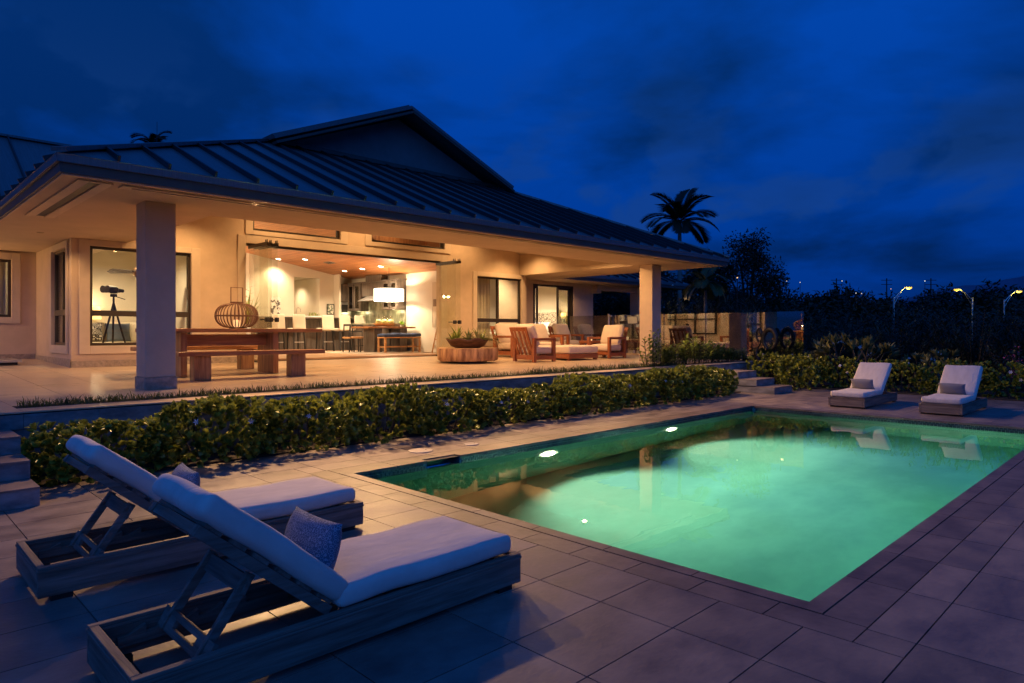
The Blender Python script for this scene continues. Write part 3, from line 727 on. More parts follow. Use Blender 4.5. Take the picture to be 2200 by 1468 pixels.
HB('great_room_wall', MB().box(5.67,5.71,15.01,20.99,.795,4.45), m_cream)
dw = MB()
for a_, c_, z0_, z1_ in ((15.9,15.98,1.3,3.0),(17.0,17.08,1.3,3.0),(18.1,18.18,1.3,3.0),(19.2,19.28,1.3,3.0)): dw.box(5.712,5.79,a_,c_,z0_,z1_)
for z_ in (1.3,2.0,2.94): 
    for a_ in (15.98,17.08,18.18): dw.box(5.712,5.785,a_,a_+1.02,z_,z_+.06)
HS('added_mirrored_bar', dw, m_bronze)  # no window here: dark bars added to show in the fence reflection
HB('clerestory_glow_box', MB().box(9.3,12.2,15.95,16.0,3.95,4.6).box(9.25,9.3,15.0,16.0,3.9,4.6).box(12.2,12.25,15.0,16.0,3.6,4.6), m_ceil)  # made-up wood box behind the second clerestory, standing for the lit ceiling
lamp('clerestory_fill', 'POINT', (10.7,15.3,4.42), 16, ROOM, radius=.05)  # added lamp that makes the made-up clerestory box glow
# bedroom of the wing
HS('bedroom_wall', MB().box(12.86,12.96,15.0,20.4,.6,3.6).box(12.86,19.69,20.4,20.5,.6,3.6).box(19.60,19.69,16.01,20.4,.6,3.6), m_cream)
HS('bedroom_floor', MB().box(12.97,15.05,15.01,16.0,.7,FI).box(12.97,19.6,16.001,20.4,.7,FI), m_floor_in)
HS('bedroom_ceiling', MB().box(12.86,15.06,15.0,16.0,3.6,3.65).box(12.86,19.69,16.001,20.5,3.6,3.65), m_cream)
SLOT_FILL = 780  # power of the lamps added in the soffit slot
LAN = 182
# ---------------------------------------------------------------- loungers
def lounger():
    """head at local x=0, foot at x=1.95, width 0.64 (y), z up"""
    t = T('sun_lounger', 'x', 'sun lounger', (0,0,0), 0, 'pool loungers'); Lx, W = 1.95, .64; zb, zt = .028, .188; th = .036
    for y in (0, W-th):
        r = MB().box(0,Lx,y,y+th,zb,zt-.03).build('side_rail', m_teak, t, bevel=.004)
        MB().box(-.004,Lx+.004,y-.004,y+th+.004,zt-.0295,zt-.016).box(0,Lx,y,y+th,zt-.0155,zt).build('rail_cap', m_teak, r, bevel=.003)
    for x in (0, Lx-th):
        r = MB().box(x+.0,x+th,th+.001,W-th-.001,zb,zt-.03).build('end_rail', m_teaky, t, bevel=.004)
        MB().box(x-.004,x+th+.004,th+.001,W-th-.001,zt-.0295,zt-.016).box(x,x+th,th+.001,W-th-.001,zt-.0155,zt).build('rail_cap', m_teaky, r, bevel=.003)
    for x in (.06, Lx-.16):
        for y in (.01, W-.06): MB().box(x,x+.10,y,y+.05,0,zb-.001).build('foot', m_dark, t)
    for y in (th+.002, W-th-.030):
        n = MB().box(.10,.86,y,y+.028,.075,.118)
        for q in range(5):
            n.add([(.14+q*.11,y,.118),(.21+q*.11,y,.118),(.21+q*.11,y,.148),(.14+q*.11,y+.028,.118),(.21+q*.11,y+.028,.118),(.21+q*.11,y+.028,.148)],
                  [(0,1,2),(5,4,3),(0,2,5,3),(1,4,5,2),(0,3,4,1)])
        n.build('notch_rail', m_teak, t)
    for q in range(9):
        x = .90 + q*.115; MB().box(x,x+.085,th+.002,W-th-.002,.150,.170).build('seat_slat', m_teaky, t)
    hx, hz = .80, .185; ang = R(40); ux, uz = -math.cos(ang), math.sin(ang); nx, nz = math.sin(ang), math.cos(ang)
    BL = .74
    def bp(s_, n_, y): return (hx+ux*s_+nx*n_, y, hz+uz*s_+nz*n_)
    f = MB()
    bf = MB().bar(bp(BL-.03,0,.09), bp(BL-.03,0,W-.09), .045, .04, (nx,0,nz)).build('backrest_top_rail', m_teaky, t, bevel=.003)
    for y in (.07, W-.07): MB().bar(bp(0,-.0,y), bp(BL,-.0,y), .04, .045, (nx,0,nz)).build('backrest_side_rail', m_teak, t, bevel=.003)
    for q in range(6):
        s_ = .06 + q*.124; MB().bar(bp(s_,.033,.055), bp(s_,.033,W-.055), .085, .018, (nx,0,nz)).build('back_slat', m_teaky, bf)
    pm = Matrix.Rotation(0, 3, 'Y')
    Mb = Matrix(((ux,0,nx),(0,-1,0),(uz,0,nz)))
    MB().rbox(bp(BL/2+.02,.045+.052,W/2),(BL+.06,W-.04,.100),.035,4,.012,Mb,.0035,3).build('back_cushion', m_cush, t, smooth=True)
    c = MB().rbox(((hx+.03+Lx-.045)/2,W/2,.238),(Lx-.045-hx-.03,W-.04,.10),.032,4,.010,None,.0035,5).build('seat_cushion', m_cush, t, smooth=True)
    MB().bar((hx+.03,.028,.205),(hx+.024,.026,.165),.008,.004).build('zip_pull', m_chrome, c)
    # prop: two legs, top bar, slotted foot board
    a = Vector(bp(.40,-.03,0)); p = MB()
    p = MB().bar((a.x-.02,.105,a.z-.045),(a.x-.02,W-.105,a.z-.045),.022,.075,(.5,0,.87)).build('prop_bar', m_teaky, t, bevel=.003)
    for y in (.12, W-.12): MB().bar((a.x,y,a.z), (a.x-.21,y,.125), .024, .042).build('prop_leg', m_teak, p, bevel=.003)
    fb = MB(); X = a.x-.20
    def pb(u, v): return (X+.09*v*.5, u, .118+.09*v*.85)
    for u0,u1,v0,v1 in ((.05,.20,0,1),(W-.20,W-.05,0,1),(.20,W-.20,0,.32),(.20,W-.20,.70,1)):
        q = [pb(u0,v0),pb(u1,v0),pb(u1,v1),pb(u0,v1)]; fb.slab(q, .02)
    fb.build('prop_foot', m_teaky, p)
    return t
L0 = lounger(); L0['label'] = 'sun lounger nearest the camera with a patterned blue cushion'; L0.location = (.705,2.618,0)
L1 = dup(L0, (.69,4.205,0), 0, 'sun lounger in the left foreground nearer the hedge, partly hidden by its neighbour')
L2 = dup(L0, (15.16,4.825,0), math.pi, 'far lounger across the pool, standing nearer the steps')
L3 = dup(L0, (15.10,3.295,0), math.pi, 'far lounger across the pool at the right edge, farther from the steps')
def pattern(name, c1, c2, scale, kind='voronoi', stretch=(1,1,1)):
    m = mat(name, c1, rough=.95, var=.1, bump=.2, bscale=150, coords='obj'); nt = m.node_tree; N = nt.nodes; L = nt.links; b = N['Principled BSDF']
    tc = N.new('ShaderNodeTexCoord'); mp = N.new('ShaderNodeMapping'); mp.inputs['Scale'].default_value = stretch; L.new(tc.outputs['Object'], mp.inputs[0])
    if kind == 'voronoi':
        v = N.new('ShaderNodeTexVoronoi'); v.feature = 'F1'; v.inputs['Scale'].default_value = scale; v.inputs['Randomness'].default_value = .25; L.new(mp.outputs[0], v.inputs['Vector'])
        w = N.new('ShaderNodeMath'); w.operation = 'SINE'; k = N.new('ShaderNodeMath'); k.operation = 'MULTIPLY'; k.inputs[1].default_value = 17; L.new(v.outputs['Distance'], k.inputs[0]); L.new(k.outputs[0], w.inputs[0]); src = w.outputs[0]
    else:
        v = N.new('ShaderNodeTexChecker'); v.inputs['Scale'].default_value = scale; L.new(mp.outputs[0], v.inputs['Vector']); src = v.outputs['Fac']
    r = N.new('ShaderNodeValToRGB'); L.new(src, r.inputs[0]); r.color_ramp.elements[0].position = .35; r.color_ramp.elements[1].position = .65
    r.color_ramp.elements[0].color = (*c1,1); r.color_ramp.elements[1].color = (*c2,1); L.new(r.outputs[0], b.inputs['Base Color']); return m
m_pat = pattern('blue_pattern', (.09,.13,.21), (.30,.34,.42), 52)
m_pat2 = pattern('grey_weave', (.15,.145,.17), (.27,.255,.27), 46, 'checker', (1,1,1.6))
def scatter(label, loc, rz, tilt, w, h, t, mt, group='scatter cushions on the loungers', cat='cushion'):
    o = T('scatter_cushion', label, cat, loc, rz, group)
    M = Matrix.Rotation(tilt, 3, 'X') @ Matrix.Translation((0,0,h/2)).to_3x3()
    mb = MB().pillow(w, h, t, Matrix.Rotation(tilt,3,'X')); off = Matrix.Rotation(tilt,3,'X') @ Vector((0,0,h/2))
    mb.v = [(v[0]+off.x, v[1]+off.y, v[2]+off.z) for v in mb.v]
    mb.build('cover', mt, o, smooth=True, weld=True); return o
# pillow plane runs along world Y on the loungers (rz=90deg: local x -> y)
scatter('square patterned blue cushion standing upright on the nearest lounger', (1.515,2.945,.268), R(90), R(17), .45, .285, .16, m_pat)
scatter('patterned cushion peeking over the backrest of the second foreground lounger', (1.48,4.60,.268), R(84), R(20), .46, .285, .15, m_pat)
scatter('grey woven lumbar cushion on the far lounger nearer the steps', (14.20,4.52,.29), R(-90), R(30), .42, .235, .13, m_pat2)
scatter('grey woven lumbar cushion on the far lounger at the right edge', (14.15,3.00,.29), R(-90), R(30), .42, .235, .13, m_pat2)

# ---------------------------------------------------------------- outdoor dining set
def slabtop(x0,x1,y0,y1,z0,z1,amp,seed,n=26):
    rnd = random.Random(seed); ph = [rnd.uniform(0,6) for _ in range(6)]; m = MB()
    def w(a, k): return amp*(math.sin(a*2.3+ph[k])+.6*math.sin(a*5.1+ph[k+1]))
    P = [(x0+(x1-x0)*i/n, y0+w(x0+(x1-x0)*i/n,0)) for i in range(n+1)] + [(x1-(x1-x0)*i/n, y1+w(x1-(x1-x0)*i/n,2)) for i in range(n+1)]
    return m.prism(P, z0, z1)
dt = T('slab_dining_table', 'long live edge red wood dining table behind the left column', 'table', (4.83,11.9,fl(11.9)))
slabtop(-1.45,1.47,-.45,.50,.735,.80,.010,4).build('top', m_monkey, dt, bevel=.008)
for x in (-.95, .62):
    MB().box(x-.05,x+.05,-.33,.33,0,.734).build('leg', m_monkeyz, dt, bevel=.006)
MB().box(-.898,.568,-.035,.035,.50,.70).build('stretcher', m_monkey, dt, bevel=.005)
def bench(lab, loc, rz=0):
    t = T('slab_bench', lab, 'bench', loc, rz, 'slab benches at the outdoor table')
    slabtop(-1.30,1.14,-.17,.17,.385,.455,.006,8).build('seat', m_monkey, t, bevel=.006)
    for x in (-.92,.68): MB().box(x-.13,x+.13,-.10,.10,0,.384).build('leg', m_monkeyz, t, bevel=.006)
    return t
bench('red wood slab bench in front of the outdoor dining table', (4.83,10.93,fl(10.93)-.0))
bench('red wood slab bench behind the outdoor dining table', (4.80,12.95,fl(12.95)))
ln = T('rattan_lantern', 'big round rattan cage lantern with tall handle on the outdoor table', 'lantern', (4.98,12.15,fl(11.9)+.801))
Rl, Hl = .365, .235
def lpt(a, ph): # profile from top to bottom
    r = .10 + (Rl-.10)*math.sin(ph)**.8; z = .235+ .215*math.cos(ph); return (r*math.cos(a), r*math.sin(a), z)
for q in range(34):
    a = 2*math.pi*q/34; MB().tube([lpt(a, .12+2.9*i/12) for i in range(13)], .0085, 5).build('cane', m_rattan, ln, smooth=True)
MB().tube([(Rl*1.0*math.cos(2*math.pi*k/32),Rl*math.sin(2*math.pi*k/32),.235) for k in range(32)], .010, 6, True).build('hoop', m_rattan, ln, smooth=True)
MB().lathe([(.12,.0),(.14,.012),(.14,.022),(.0,.022)], 24).build('base_plate', m_rattan, ln)
MB().lathe([(.105,.445),(.115,.445),(.115,.485),(.105,.485)], 24).build('neck', m_rattan, ln)
MB().tube([(-.105,0,.46),(-.105,0,.745),(.105,0,.745),(.105,0,.46)], .010, 6).build('handle', m_rattan, ln)
MB().lathe([(.055,.022),(.058,.03),(.058,.15),(.05,.16),(.0,.155)], 20).build('candle', emit('candle_wax',(1,.50,.18),.8), ln, smooth=True)
lamp('candle_flame', 'POINT', (4.98,12.15,fl(11.9)+.801+.21), 3, (1,.5,.18), radius=.02)

# stump table and bromeliad bowl
st = T('stump_table', 'low oval slab of stripped tree trunk used as a table', 'table', (10.52,12.22,fl(12.2)))
rnd = random.Random(5); m = MB(); n = 96; prof = []
ph = [rnd.uniform(0,6) for _ in range(8)]
for k in range(n):
    a = 2*math.pi*k/n; r = 1 + .05*math.sin(3*a+ph[0]) + .035*math.sin(5*a+ph[1]) + .022*math.sin(9*a+ph[2]) + .014*math.sin(17*a+ph[3]) + .008*math.sin(31*a+ph[4])
    r -= .10*math.exp(-((a-4.50)/.05)**2)
    prof.append((.74*r*math.cos(a), .70*r*math.sin(a)))
for zi, s_ in ((.045,.93),(.075,.985),(.18,1.0),(.30,1.0),(.345,.985)):
    m.v += [(x*s_*(1+.012*math.sin(9*i+zi*9)), y*s_, zi) for i,(x,y) in enumerate(prof)]
for j in range(4): m.f += [(j*n+k, j*n+(k+1)%n, (j+1)*n+(k+1)%n, (j+1)*n+k) for k in range(n)]
m.f += [tuple(range(n-1,-1,-1))]
m.build('trunk', m_bark, st, smooth=True)
MB().prism([(x*.978,y*.978) for x,y in prof], .343, .352).build('top', m_logtop, st)
MB().lathe([(.5,.0),(.5,.046),(.45,.046)], 24).build('base', m_dark, st)
m_br1 = leafmat('bromeliad_leaf', (.14,.20,.035), (.32,.36,.07)); m_br2 = leafmat('bromeliad_variegated', (.10,.16,.05), (.46,.40,.20))
def strap(mb, base, az, L, w, lift, droop, n=6):
    p = Vector(base); d = Vector((math.cos(az)*math.cos(lift), math.sin(az)*math.cos(lift), math.sin(lift))); side = Vector((-math.sin(az), math.cos(az), 0)); vs = []
    for i in range(n+1):
        t = i/n; ww = w*(.35+1.1*math.sin(math.pi*min(1,t*.75+.18)))*(1-t**4)*.6 + .0008; c = Vector((0,0,1))*ww*.35
        vs += [p-side*ww+c, p, p+side*ww+c]; p = p + d*(L/n); d = (d + Vector((0,0,-droop/n))).normalized()
    k = len(mb.v); mb.v += [tuple(v) for v in vs]
    for i in range(n):
        a = k+i*3; mb.f += [(a,a+1,a+4,a+3),(a+1,a+2,a+5,a+4)]
bw = T('planter_bowl', 'dark wooden bowl of bromeliads on the stump table', 'planter', (10.46,12.10,fl(12.2)+.353))
def oval(prof, n=40, sx=1.0, sy=1.0):
    m = MB().lathe(prof, n); m.v = [(x*sx,y*sy,z) for x,y,z in m.v]; return m
wob = oval([(.26,0),(.36,.04),(.43,.13),(.46,.165),(.44,.165),(.40,.12),(.0,.10)], 40, 1.0, .62); wob.v = [(x,y,z+.02*math.sin(5*math.atan2(y,x))*(z/.16)) for x,y,z in wob.v]
bo = wob.build('bowl', wood('dark_bowl',(.055,.022,.012),(.13,.055,.028),rough=.5), bw, smooth=True); bo.rotation_euler = (0,0,R(-40))
rnd = random.Random(11)
for q, (dx, dy, mt, n, Lr) in enumerate(((-.16,.14,m_br1,22,.34),(.02,.0,m_br2,26,.30),(.17,-.14,m_br2,26,.34),(-.24,.20,m_br1,12,.24),(.26,-.2,m_br1,14,.26))):
    mb = MB()
    for k in range(n): strap(mb, (dx,dy,.11), k*2.4+rnd.uniform(-.2,.2), Lr*rnd.uniform(.7,1.15), .022, R(rnd.uniform(25,80)), rnd.uniform(.4,1.5))
    mb.build('bromeliad', mt, bw, smooth=True)
mb = MB()
for k in range(14): strap(mb, (.25,-.2,.12), R(-50)+rnd.uniform(-.5,.5), rnd.uniform(.4,.6), .012, R(rnd.uniform(10,40)), rnd.uniform(1.2,2.2))
mb.build('trailing_leaves', m_br2, bw, smooth=True); bw.scale = (1.12,1.12,1.3)

# ---------------------------------------------------------------- lounge suite
def armchair(lab, loc, rz, w=.74, name='lounge_chair', cat='armchair', seats=1, grp='red wood lounge seating'):
    """faces local +x; back at x=0; depth .85"""
    t = T(name, lab, cat, loc, rz, grp); D = .86
    for y in (0, w-.075):
        s = MB().box(D-.09,D,y,y+.075,0,.535).build('leg', m_redz, t, bevel=.005)
        MB().box(.06,.15,y,y+.075,0,.535).build('leg', m_redz, t, bevel=.005)
        MB().box(-.0+.06,D,y-.002,y+.077,.536,.60).build('armrest', m_red, t, bevel=.006)
        MB().box(.151,D-.091,y+.01,y+.065,.06,.16).build('side_rail', m_red, t, bevel=.004)
    MB().box(.09,.13,.076,w-.076,.06,.18).build('back_rail', m_red, t, bevel=.004)
    MB().box(D-.07,D-.02,.076,w-.076,.10,.19).build('front_rail', m_red, t, bevel=.004)
    a0 = Vector((.17,0,.12)); a1 = Vector((-.12,0,.82))
    fr = MB()
    for y in (.08, w-.155): fr.bar((a0.x,y+.037,a0.z),(a1.x,y+.037,a1.z),.075,.035,(1,0,.4))
    fr.bar((a1.x-.0,.08,a1.z),(a1.x,w-.08,a1.z),.035,.10,(-.4,0,1))
    bk = fr.build('back_frame', m_redz, t, bevel=.004)
    ns = 3*seats + (seats-1)
    for q in range(ns):
        y = .155 + (w-.31)*(q+.5)/ns; MB().bar((a0.x+.01,y,a0.z),(a1.x+.01,y,a1.z-.04),.055,.02,(1,0,.4)).build('back_slat', m_redz, bk)
    sw = (w-.16)/seats
    for q in range(seats):
        cyy = .08+sw*(q+.5)
        MB().rbox((.50,cyy,.30),(.68,sw-.01,.17),.05,3,.022,None,.004,q+7).build('seat_cushion', m_cushr, t, smooth=True)
        ang = R(67); Mb = Matrix(((-math.cos(ang),0,math.sin(ang)),(0,-1,0),(math.sin(ang),0,math.cos(ang))))
        MB().rbox((.20,cyy,.66),(.58,sw+.02,.16),.06,3,.035,Mb,.006,q+3).build('back_cushion', m_cushr, t, smooth=True)
    return t
armchair('red wood slatted armchair turned with its back to the camera, right of the stump table', (11.84,11.28,fl(11.4)), 0)
armchair('red wood two seat sofa with loose back cushions below the bedroom window', (12.95,13.95,fl(13.6)), R(-90), 2.15, 'lounge_sofa', 'sofa', 2)
armchair('red wood armchair beside the right column, turned left to the ottoman', (15.88,12.15,fl(11.8)), R(180), .80)
armchair('farthest red wood armchair, in front of the bedroom sliding door', (16.55,15.0,fl(14.6)), R(-92), .80)
ot = T('ottoman', 'big square cream cushioned ottoman on a red wood base', 'ottoman', (13.25,11.30,fl(11.7)))
MB().box(.02,1.22,.02,1.05,.045,.17).build('base', m_red, ot, bevel=.006)
for x in (.04,1.12):
    for y in (.04,.95): MB().box(x,x+.08,y,y+.08,0,.0445).build('foot', m_red, ot)
MB().rbox((.62,.535,.275),(1.22,1.05,.20),.05,3,.012,None,.003,2).build('cushion', m_cushr, ot, smooth=True)
sd_ = T('side_table', 'small low red wood side table between the far chairs', 'side table', (16.35,13.05,fl(13.0)))
MB().box(0,.62,0,.5,.36,.44).build('top', m_red, sd_, bevel=.005)
for x in (.02,.53):
    for y in (.02,.41): MB().box(x,x+.07,y,y+.07,0,.359).build('leg', m_redz, sd_)
cd = T('candle_jar', 'small lit candle in a glass jar on the low side table', 'candle', (16.62,13.3,fl(13.0)+.441)); MB().lathe([(.045,0),(.05,.01),(.05,.11),(.045,.11)], 20).build('jar', emit('candle_jar_glow',(1,.6,.25),1.0), cd, smooth=True); MB().lathe([(.03,.111),(.03,.118),(.0,.118)], 16).build('wax', m_white, cd)
# steel base at the far left of the terrace
hb = T('umbrella_base', 'low steel base plate with a short upright post at the far left of the terrace', 'umbrella base', (1.95,16.4,fl(16.4)))
MB().box(-.42,.42,-.42,.42,.05,.10).build('plate', m_steel, hb, bevel=.006); MB().box(-.36,.36,-.36,.36,0,.049).build('foot', m_dark, hb)
MB().tube([(0.05,0,.10),(0.05,0,.50)], .055, 14).build('post', m_steel, hb); MB().bar((-.02,0,.44),(-.16,0,.44),.03,.03).build('clamp', m_dark, hb)

# ---------------------------------------------------------------- glass pool fence, sign, sculpture
fe = T('glass_fence', 'frameless glass pool fence with short steel spigots right of the lanai', 'fence', (17.6,7.04,.65))
y = 7.04; i = 0
while y < 15.5:
    y1 = min(y+1.40, 15.6)
    g = MB().box(17.594,17.606,y+.012,y1-.012,.74,1.955).build('glass_panel', m_fglass, fe, world=True)
    for q in (.22,.78):
        yy = y+(y1-y)*q
        MB().lathe([(.045,0),(.045,.012),(.027,.014),(.027,.20),(.022,.206)], 16, (17.6,yy,.63)).build('spigot', m_steel, g, world=True, smooth=False)
    y = y1; i += 1
for yy in (11.9, 13.25):
    MB().tube([(17.5,yy,.62),(17.5,yy,2.0)], .032, 12).build('gate_post', m_steel, fe, world=True)
    MB().rbox((17.5,yy-.05,1.93),(.05,.14,.06),.012,2).build('latch', m_steel, fe, world=True)
sg = T('warning_plate', 'small blank pale plate fixed to the glass gate', 'sign', (17.58,12.2,1.68)); MB().box(0,.006,0,.36,0,.22).build('plate', mat('plate_grey',(.42,.44,.40),.6), sg); MB().lathe([(.012,0),(.012,.006)],10,(0,.03,.2)).build('fixing', m_chrome, sg)
sc = T('loop_sculpture', 'tall dark bronze sculpture of twisted loops by the glass fence', 'sculpture', (17.05,7.78,.63))
def ribbon(pts, w, th):
    m = MB(); P = [Vector(p) for p in pts]; n = len(P)
    for i in range(n-1): pass
    return m.tube(pts, [w*(.55+.45*math.sin(math.pi*i/(n-1))) for i in range(n)], 10)
MB().tube([(0,-.10+.21*math.cos(a),.66+.29*math.sin(a)) for a in [R(-75)+R(330)*i/30 for i in range(31)]], [.085-.04*abs(i-15)/15 for i in range(31)], 10).build('ring', m_bronzeart, sc, smooth=True)
MB().tube([(.02,.26+.10*math.sin(t*math.pi*2),.02+.92*t) for t in [i/24 for i in range(25)]], [.04+.02*math.sin(i/24*9) for i in range(25)], 10).build('stem', m_bronzeart, sc, smooth=True)
MB().tube([(.02,.26+.10*math.cos(a),.78+.19*math.sin(a)) for a in [R(-80)+R(340)*i/24 for i in range(25)]], .032, 8).build('upper_loop', m_bronzeart, sc, smooth=True)
MB().rbox((0,0,.02),(.34,.8,.06),.02,2).build('foot', m_bronzeart, sc); sc.scale = (.8,.8,.9)

# ---------------------------------------------------------------- great room furniture
def pulls(mb, x, y, z0, z1, ax): mb.bar((x,y,z0),(x,y,z1),.012,.014)
isl = T('kitchen_island', 'grey wood breakfast bar behind the row of stools', 'island', (11.0,20.75,FI))
MB().box(-2.0,1.55,-.30,.16,0,1.06).build('body', m_cab, isl)
MB().box(-2.1,1.62,-.52,.20,1.061,1.11).build('counter', m_cabx, isl, bevel=.006)
for x in (-1.9,-1.2,-.5,.2,.9,1.47): MB().box(x-.05,x+.05,-.325,-.301,.02,1.06).build('pilaster', m_cab, isl)
def stool(lab, loc):
    t = T('bar_stool', lab, 'bar stool', loc, 0, 'cream bar stools at the breakfast bar')
    MB().rbox((0,.02,.70),(.42,.42,.09),.03,2,.006).build('seat', m_leather, t, smooth=True)
    M = Matrix.Rotation(R(-6),3,'X'); MB().rbox((0,-.22,.93),(.42,.055,.50),.02,2,0,M).build('backrest', m_leather, t, smooth=True)
    for x in (-.17,.17):
        MB().bar((x,-.20,.66),(x*1.15,-.26,0),.04,.04).build('leg', m_dark, t); MB().bar((x,.19,.66),(x*1.1,.21,0),.04,.04).build('leg', m_dark, t)
    MB().bar((-.18,-.22,.30),(.18,-.22,.30),.02,.03).build('foot_rail', m_steel, t); return t
s0 = stool('leftmost cream bar stool, seen behind the folded glass door', (9.45,20.12,FI))
for x, lab in ((10.13,'second cream bar stool from the left, behind the outdoor lantern side'),(11.10,'middle cream bar stool of the five at the breakfast bar'),(11.72,'second cream bar stool from the right at the breakfast bar'),(12.30,'rightmost cream bar stool, nearest the indoor dining table')):
    dup(s0, (x, 20.1 if x < 11 else 20.02, FI), 0, lab)
# cabinets on the right wall
kc = T('wall_cabinets', 'grey wood wall cabinets with glass doors on the kitchen wall', 'cabinet', (12.7,17.7,FI))
for y0,y1,kind in ((17.70,18.10,'g'),(18.11,18.52,'g'),(19.85,20.25,'g'),(20.26,20.66,'g')):
    c = MB().box(12.36,12.69,y0,y1,2.13,3.07).build('carcass', m_cab, kc, world=True)
    d_ = MB().box(12.33,12.355,y0+.02,y0+.08,2.15,3.05).box(12.33,12.355,y1-.08,y1-.02,2.15,3.05).box(12.33,12.355,y0+.08,y1-.08,2.15,2.22).box(12.33,12.355,y0+.08,y1-.08,2.98,3.05).build('door', m_cab, c, world=True)
    MB().box(12.35,12.357,y0+.08,y1-.08,2.22,2.98).build('door_pane', thin_glass('cabinet_glass',(.5,.48,.42),1.0), c, world=True)
    MB().bar((12.32,y0+.05,2.25),(12.32,y0+.05,2.40),.012,.012).build('pull', m_chrome, c, world=True)
MB().box(12.34,12.69,17.66,20.70,3.071,3.11).build('cornice', m_cab, kc, world=True)
hd = T('range_hood', 'grey range hood with square chimney and sloping steel canopy', 'range hood', (12.5,19.2,2.2))
MB().box(12.42,12.69,18.72,19.65,3.112,gz(12.5)-.07).build('chimney', m_cab, hd, world=True); MB().box(12.40,12.69,18.54,19.84,2.62,3.07).build('panel', m_cab, hd, world=True)
hm = MB(); hm.add([(12.16,18.62,2.45),(12.69,18.62,2.45),(12.69,19.76,2.45),(12.16,19.76,2.45),(12.36,18.9,2.61),(12.69,18.9,2.61),(12.69,19.48,2.61),(12.36,19.48,2.61)], [(0,3,2,1),(4,5,6,7),(0,1,5,4),(1,2,6,5),(2,3,7,6),(3,0,4,7)]); hm.build('canopy', m_steel, hd, world=True)
bk_ = T('base_cabinets', 'low grey kitchen cabinets with stone counter along the right wall', 'cabinet', (12.5,19.2,FI))
MB().box(12.10,12.69,17.75,20.9,FI,1.66).build('carcass', m_cab, bk_, world=True); MB().box(12.06,12.69,17.70,20.9,1.661,1.70).build('counter', m_stoneback, bk_, world=True)
MB().box(12.67,12.69,17.70,20.66,1.701,2.60).build('backsplash', m_stoneback, bk_, world=True)
pc = T('oven_tower', 'grey corner cabinet with built in microwave beside the picture', 'cabinet', (12.3,20.8,FI))
MB().box(11.98,12.05,20.62,20.99,FI,3.45).build('side_panel', m_cream, pc, world=True)
MB().box(12.055,12.45,20.66,20.99,2.45,3.07).build('upper_carcass', m_cab, pc, world=True); MB().box(12.07,12.44,20.64,20.659,2.47,3.05).build('door', m_cab, pc, world=True); MB().bar((12.25,20.63,2.5),(12.25,20.63,2.64),.012,.012).build('pull', m_chrome, pc, world=True)
mw = MB().box(12.055,12.45,20.66,20.99,2.02,2.44).build('microwave', m_steel, pc, world=True); MB().box(12.10,12.33,20.645,20.659,2.09,2.36).build('door_glass', m_dark, mw, world=True)
MB().box(12.055,12.45,20.66,20.99,FI,2.01).build('lower_carcass', m_cab, pc, world=True)
def framed(label, x0,x1,z0,z1,y, mt, cat='picture', fm=None, rot=None):
    t = T('framed_picture', label, cat, ((x0+x1)/2,y,z0)); w = x1-x0; h = z1-z0
    MB().box(-w/2,w/2,-.02,0,0,h).build('art', mt, t)
    if fm: MB().box(-w/2-.02,-w/2,-.03,0,-.02,h+.02).box(w/2,w/2+.02,-.03,0,-.02,h+.02).box(-w/2,w/2,-.03,0,-.02,0).box(-w/2,w/2,-.03,0,h,h+.02).build('frame', fm, t)
    return t
m_art1 = mat('abstract_art', (.10,.09,.08), .7, col2=(.75,.70,.60), var=.3, scale=9, lo=.44, hi=.52, detail=2); m_art2 = mat('print_art', (.15,.20,.12), .7, col2=(.8,.75,.62), scale=14, lo=.45, hi=.55)
framed('tall black and white abstract picture on the back wall', 9.70,10.02,1.60,2.56,20.98, m_art1)
framed('small framed green print beside the microwave', 11.72,11.95,2.03,2.36,20.96, m_art2, fm=m_dark)
wp = T('wood_panel_art', 'tall pale driftwood panel hung on the right wall by the opening', 'wall art', (12.68,16.1,1.55)); MB().box(-.05,0,-.16,.16,0,1.38).build('panel', mat('driftwood',(.25,.19,.12),.8,col2=(.60,.50,.36),scale=2,stretch=(1,3,.5),var=.35,lo=.3,hi=.5), wp); MB().rbox((-.055,.02,.75),(.02,.16,.22),.01,2).build('knot', mat('knot_wood',(.20,.14,.09),.8), wp); MB().box(-.06,0,-.2,.2,-.53,-.50).build('ledge', m_cream, wp)
# doorway with shelves at the end of the hall
dr = T('hall_doorway', 'lit doorway with shelves at the end of the hall', 'doorway', (10.95,23.4,FI))
MB().box(-.05,.02,-.02,.05,0,2.0).box(.48,.55,-.02,.05,0,2.0).box(.02,.48,-.02,.05,1.93,2.0).build('frame', m_honey, dr)
MB().box(.02,.48,.06,.09,0,1.93).build('back', mat('closet_back',(.55,.32,.14),.7), dr)
for z in (.6,1.0,1.4): MB().box(.02,.48,-.01,.06,z,z+.03).build('shelf', m_honey, dr)
for z in (.64,1.04): MB().rbox((.2,.02,z+.07),(.14,.05,.12),.02,2).build('folded_linen', m_white, dr, smooth=True)
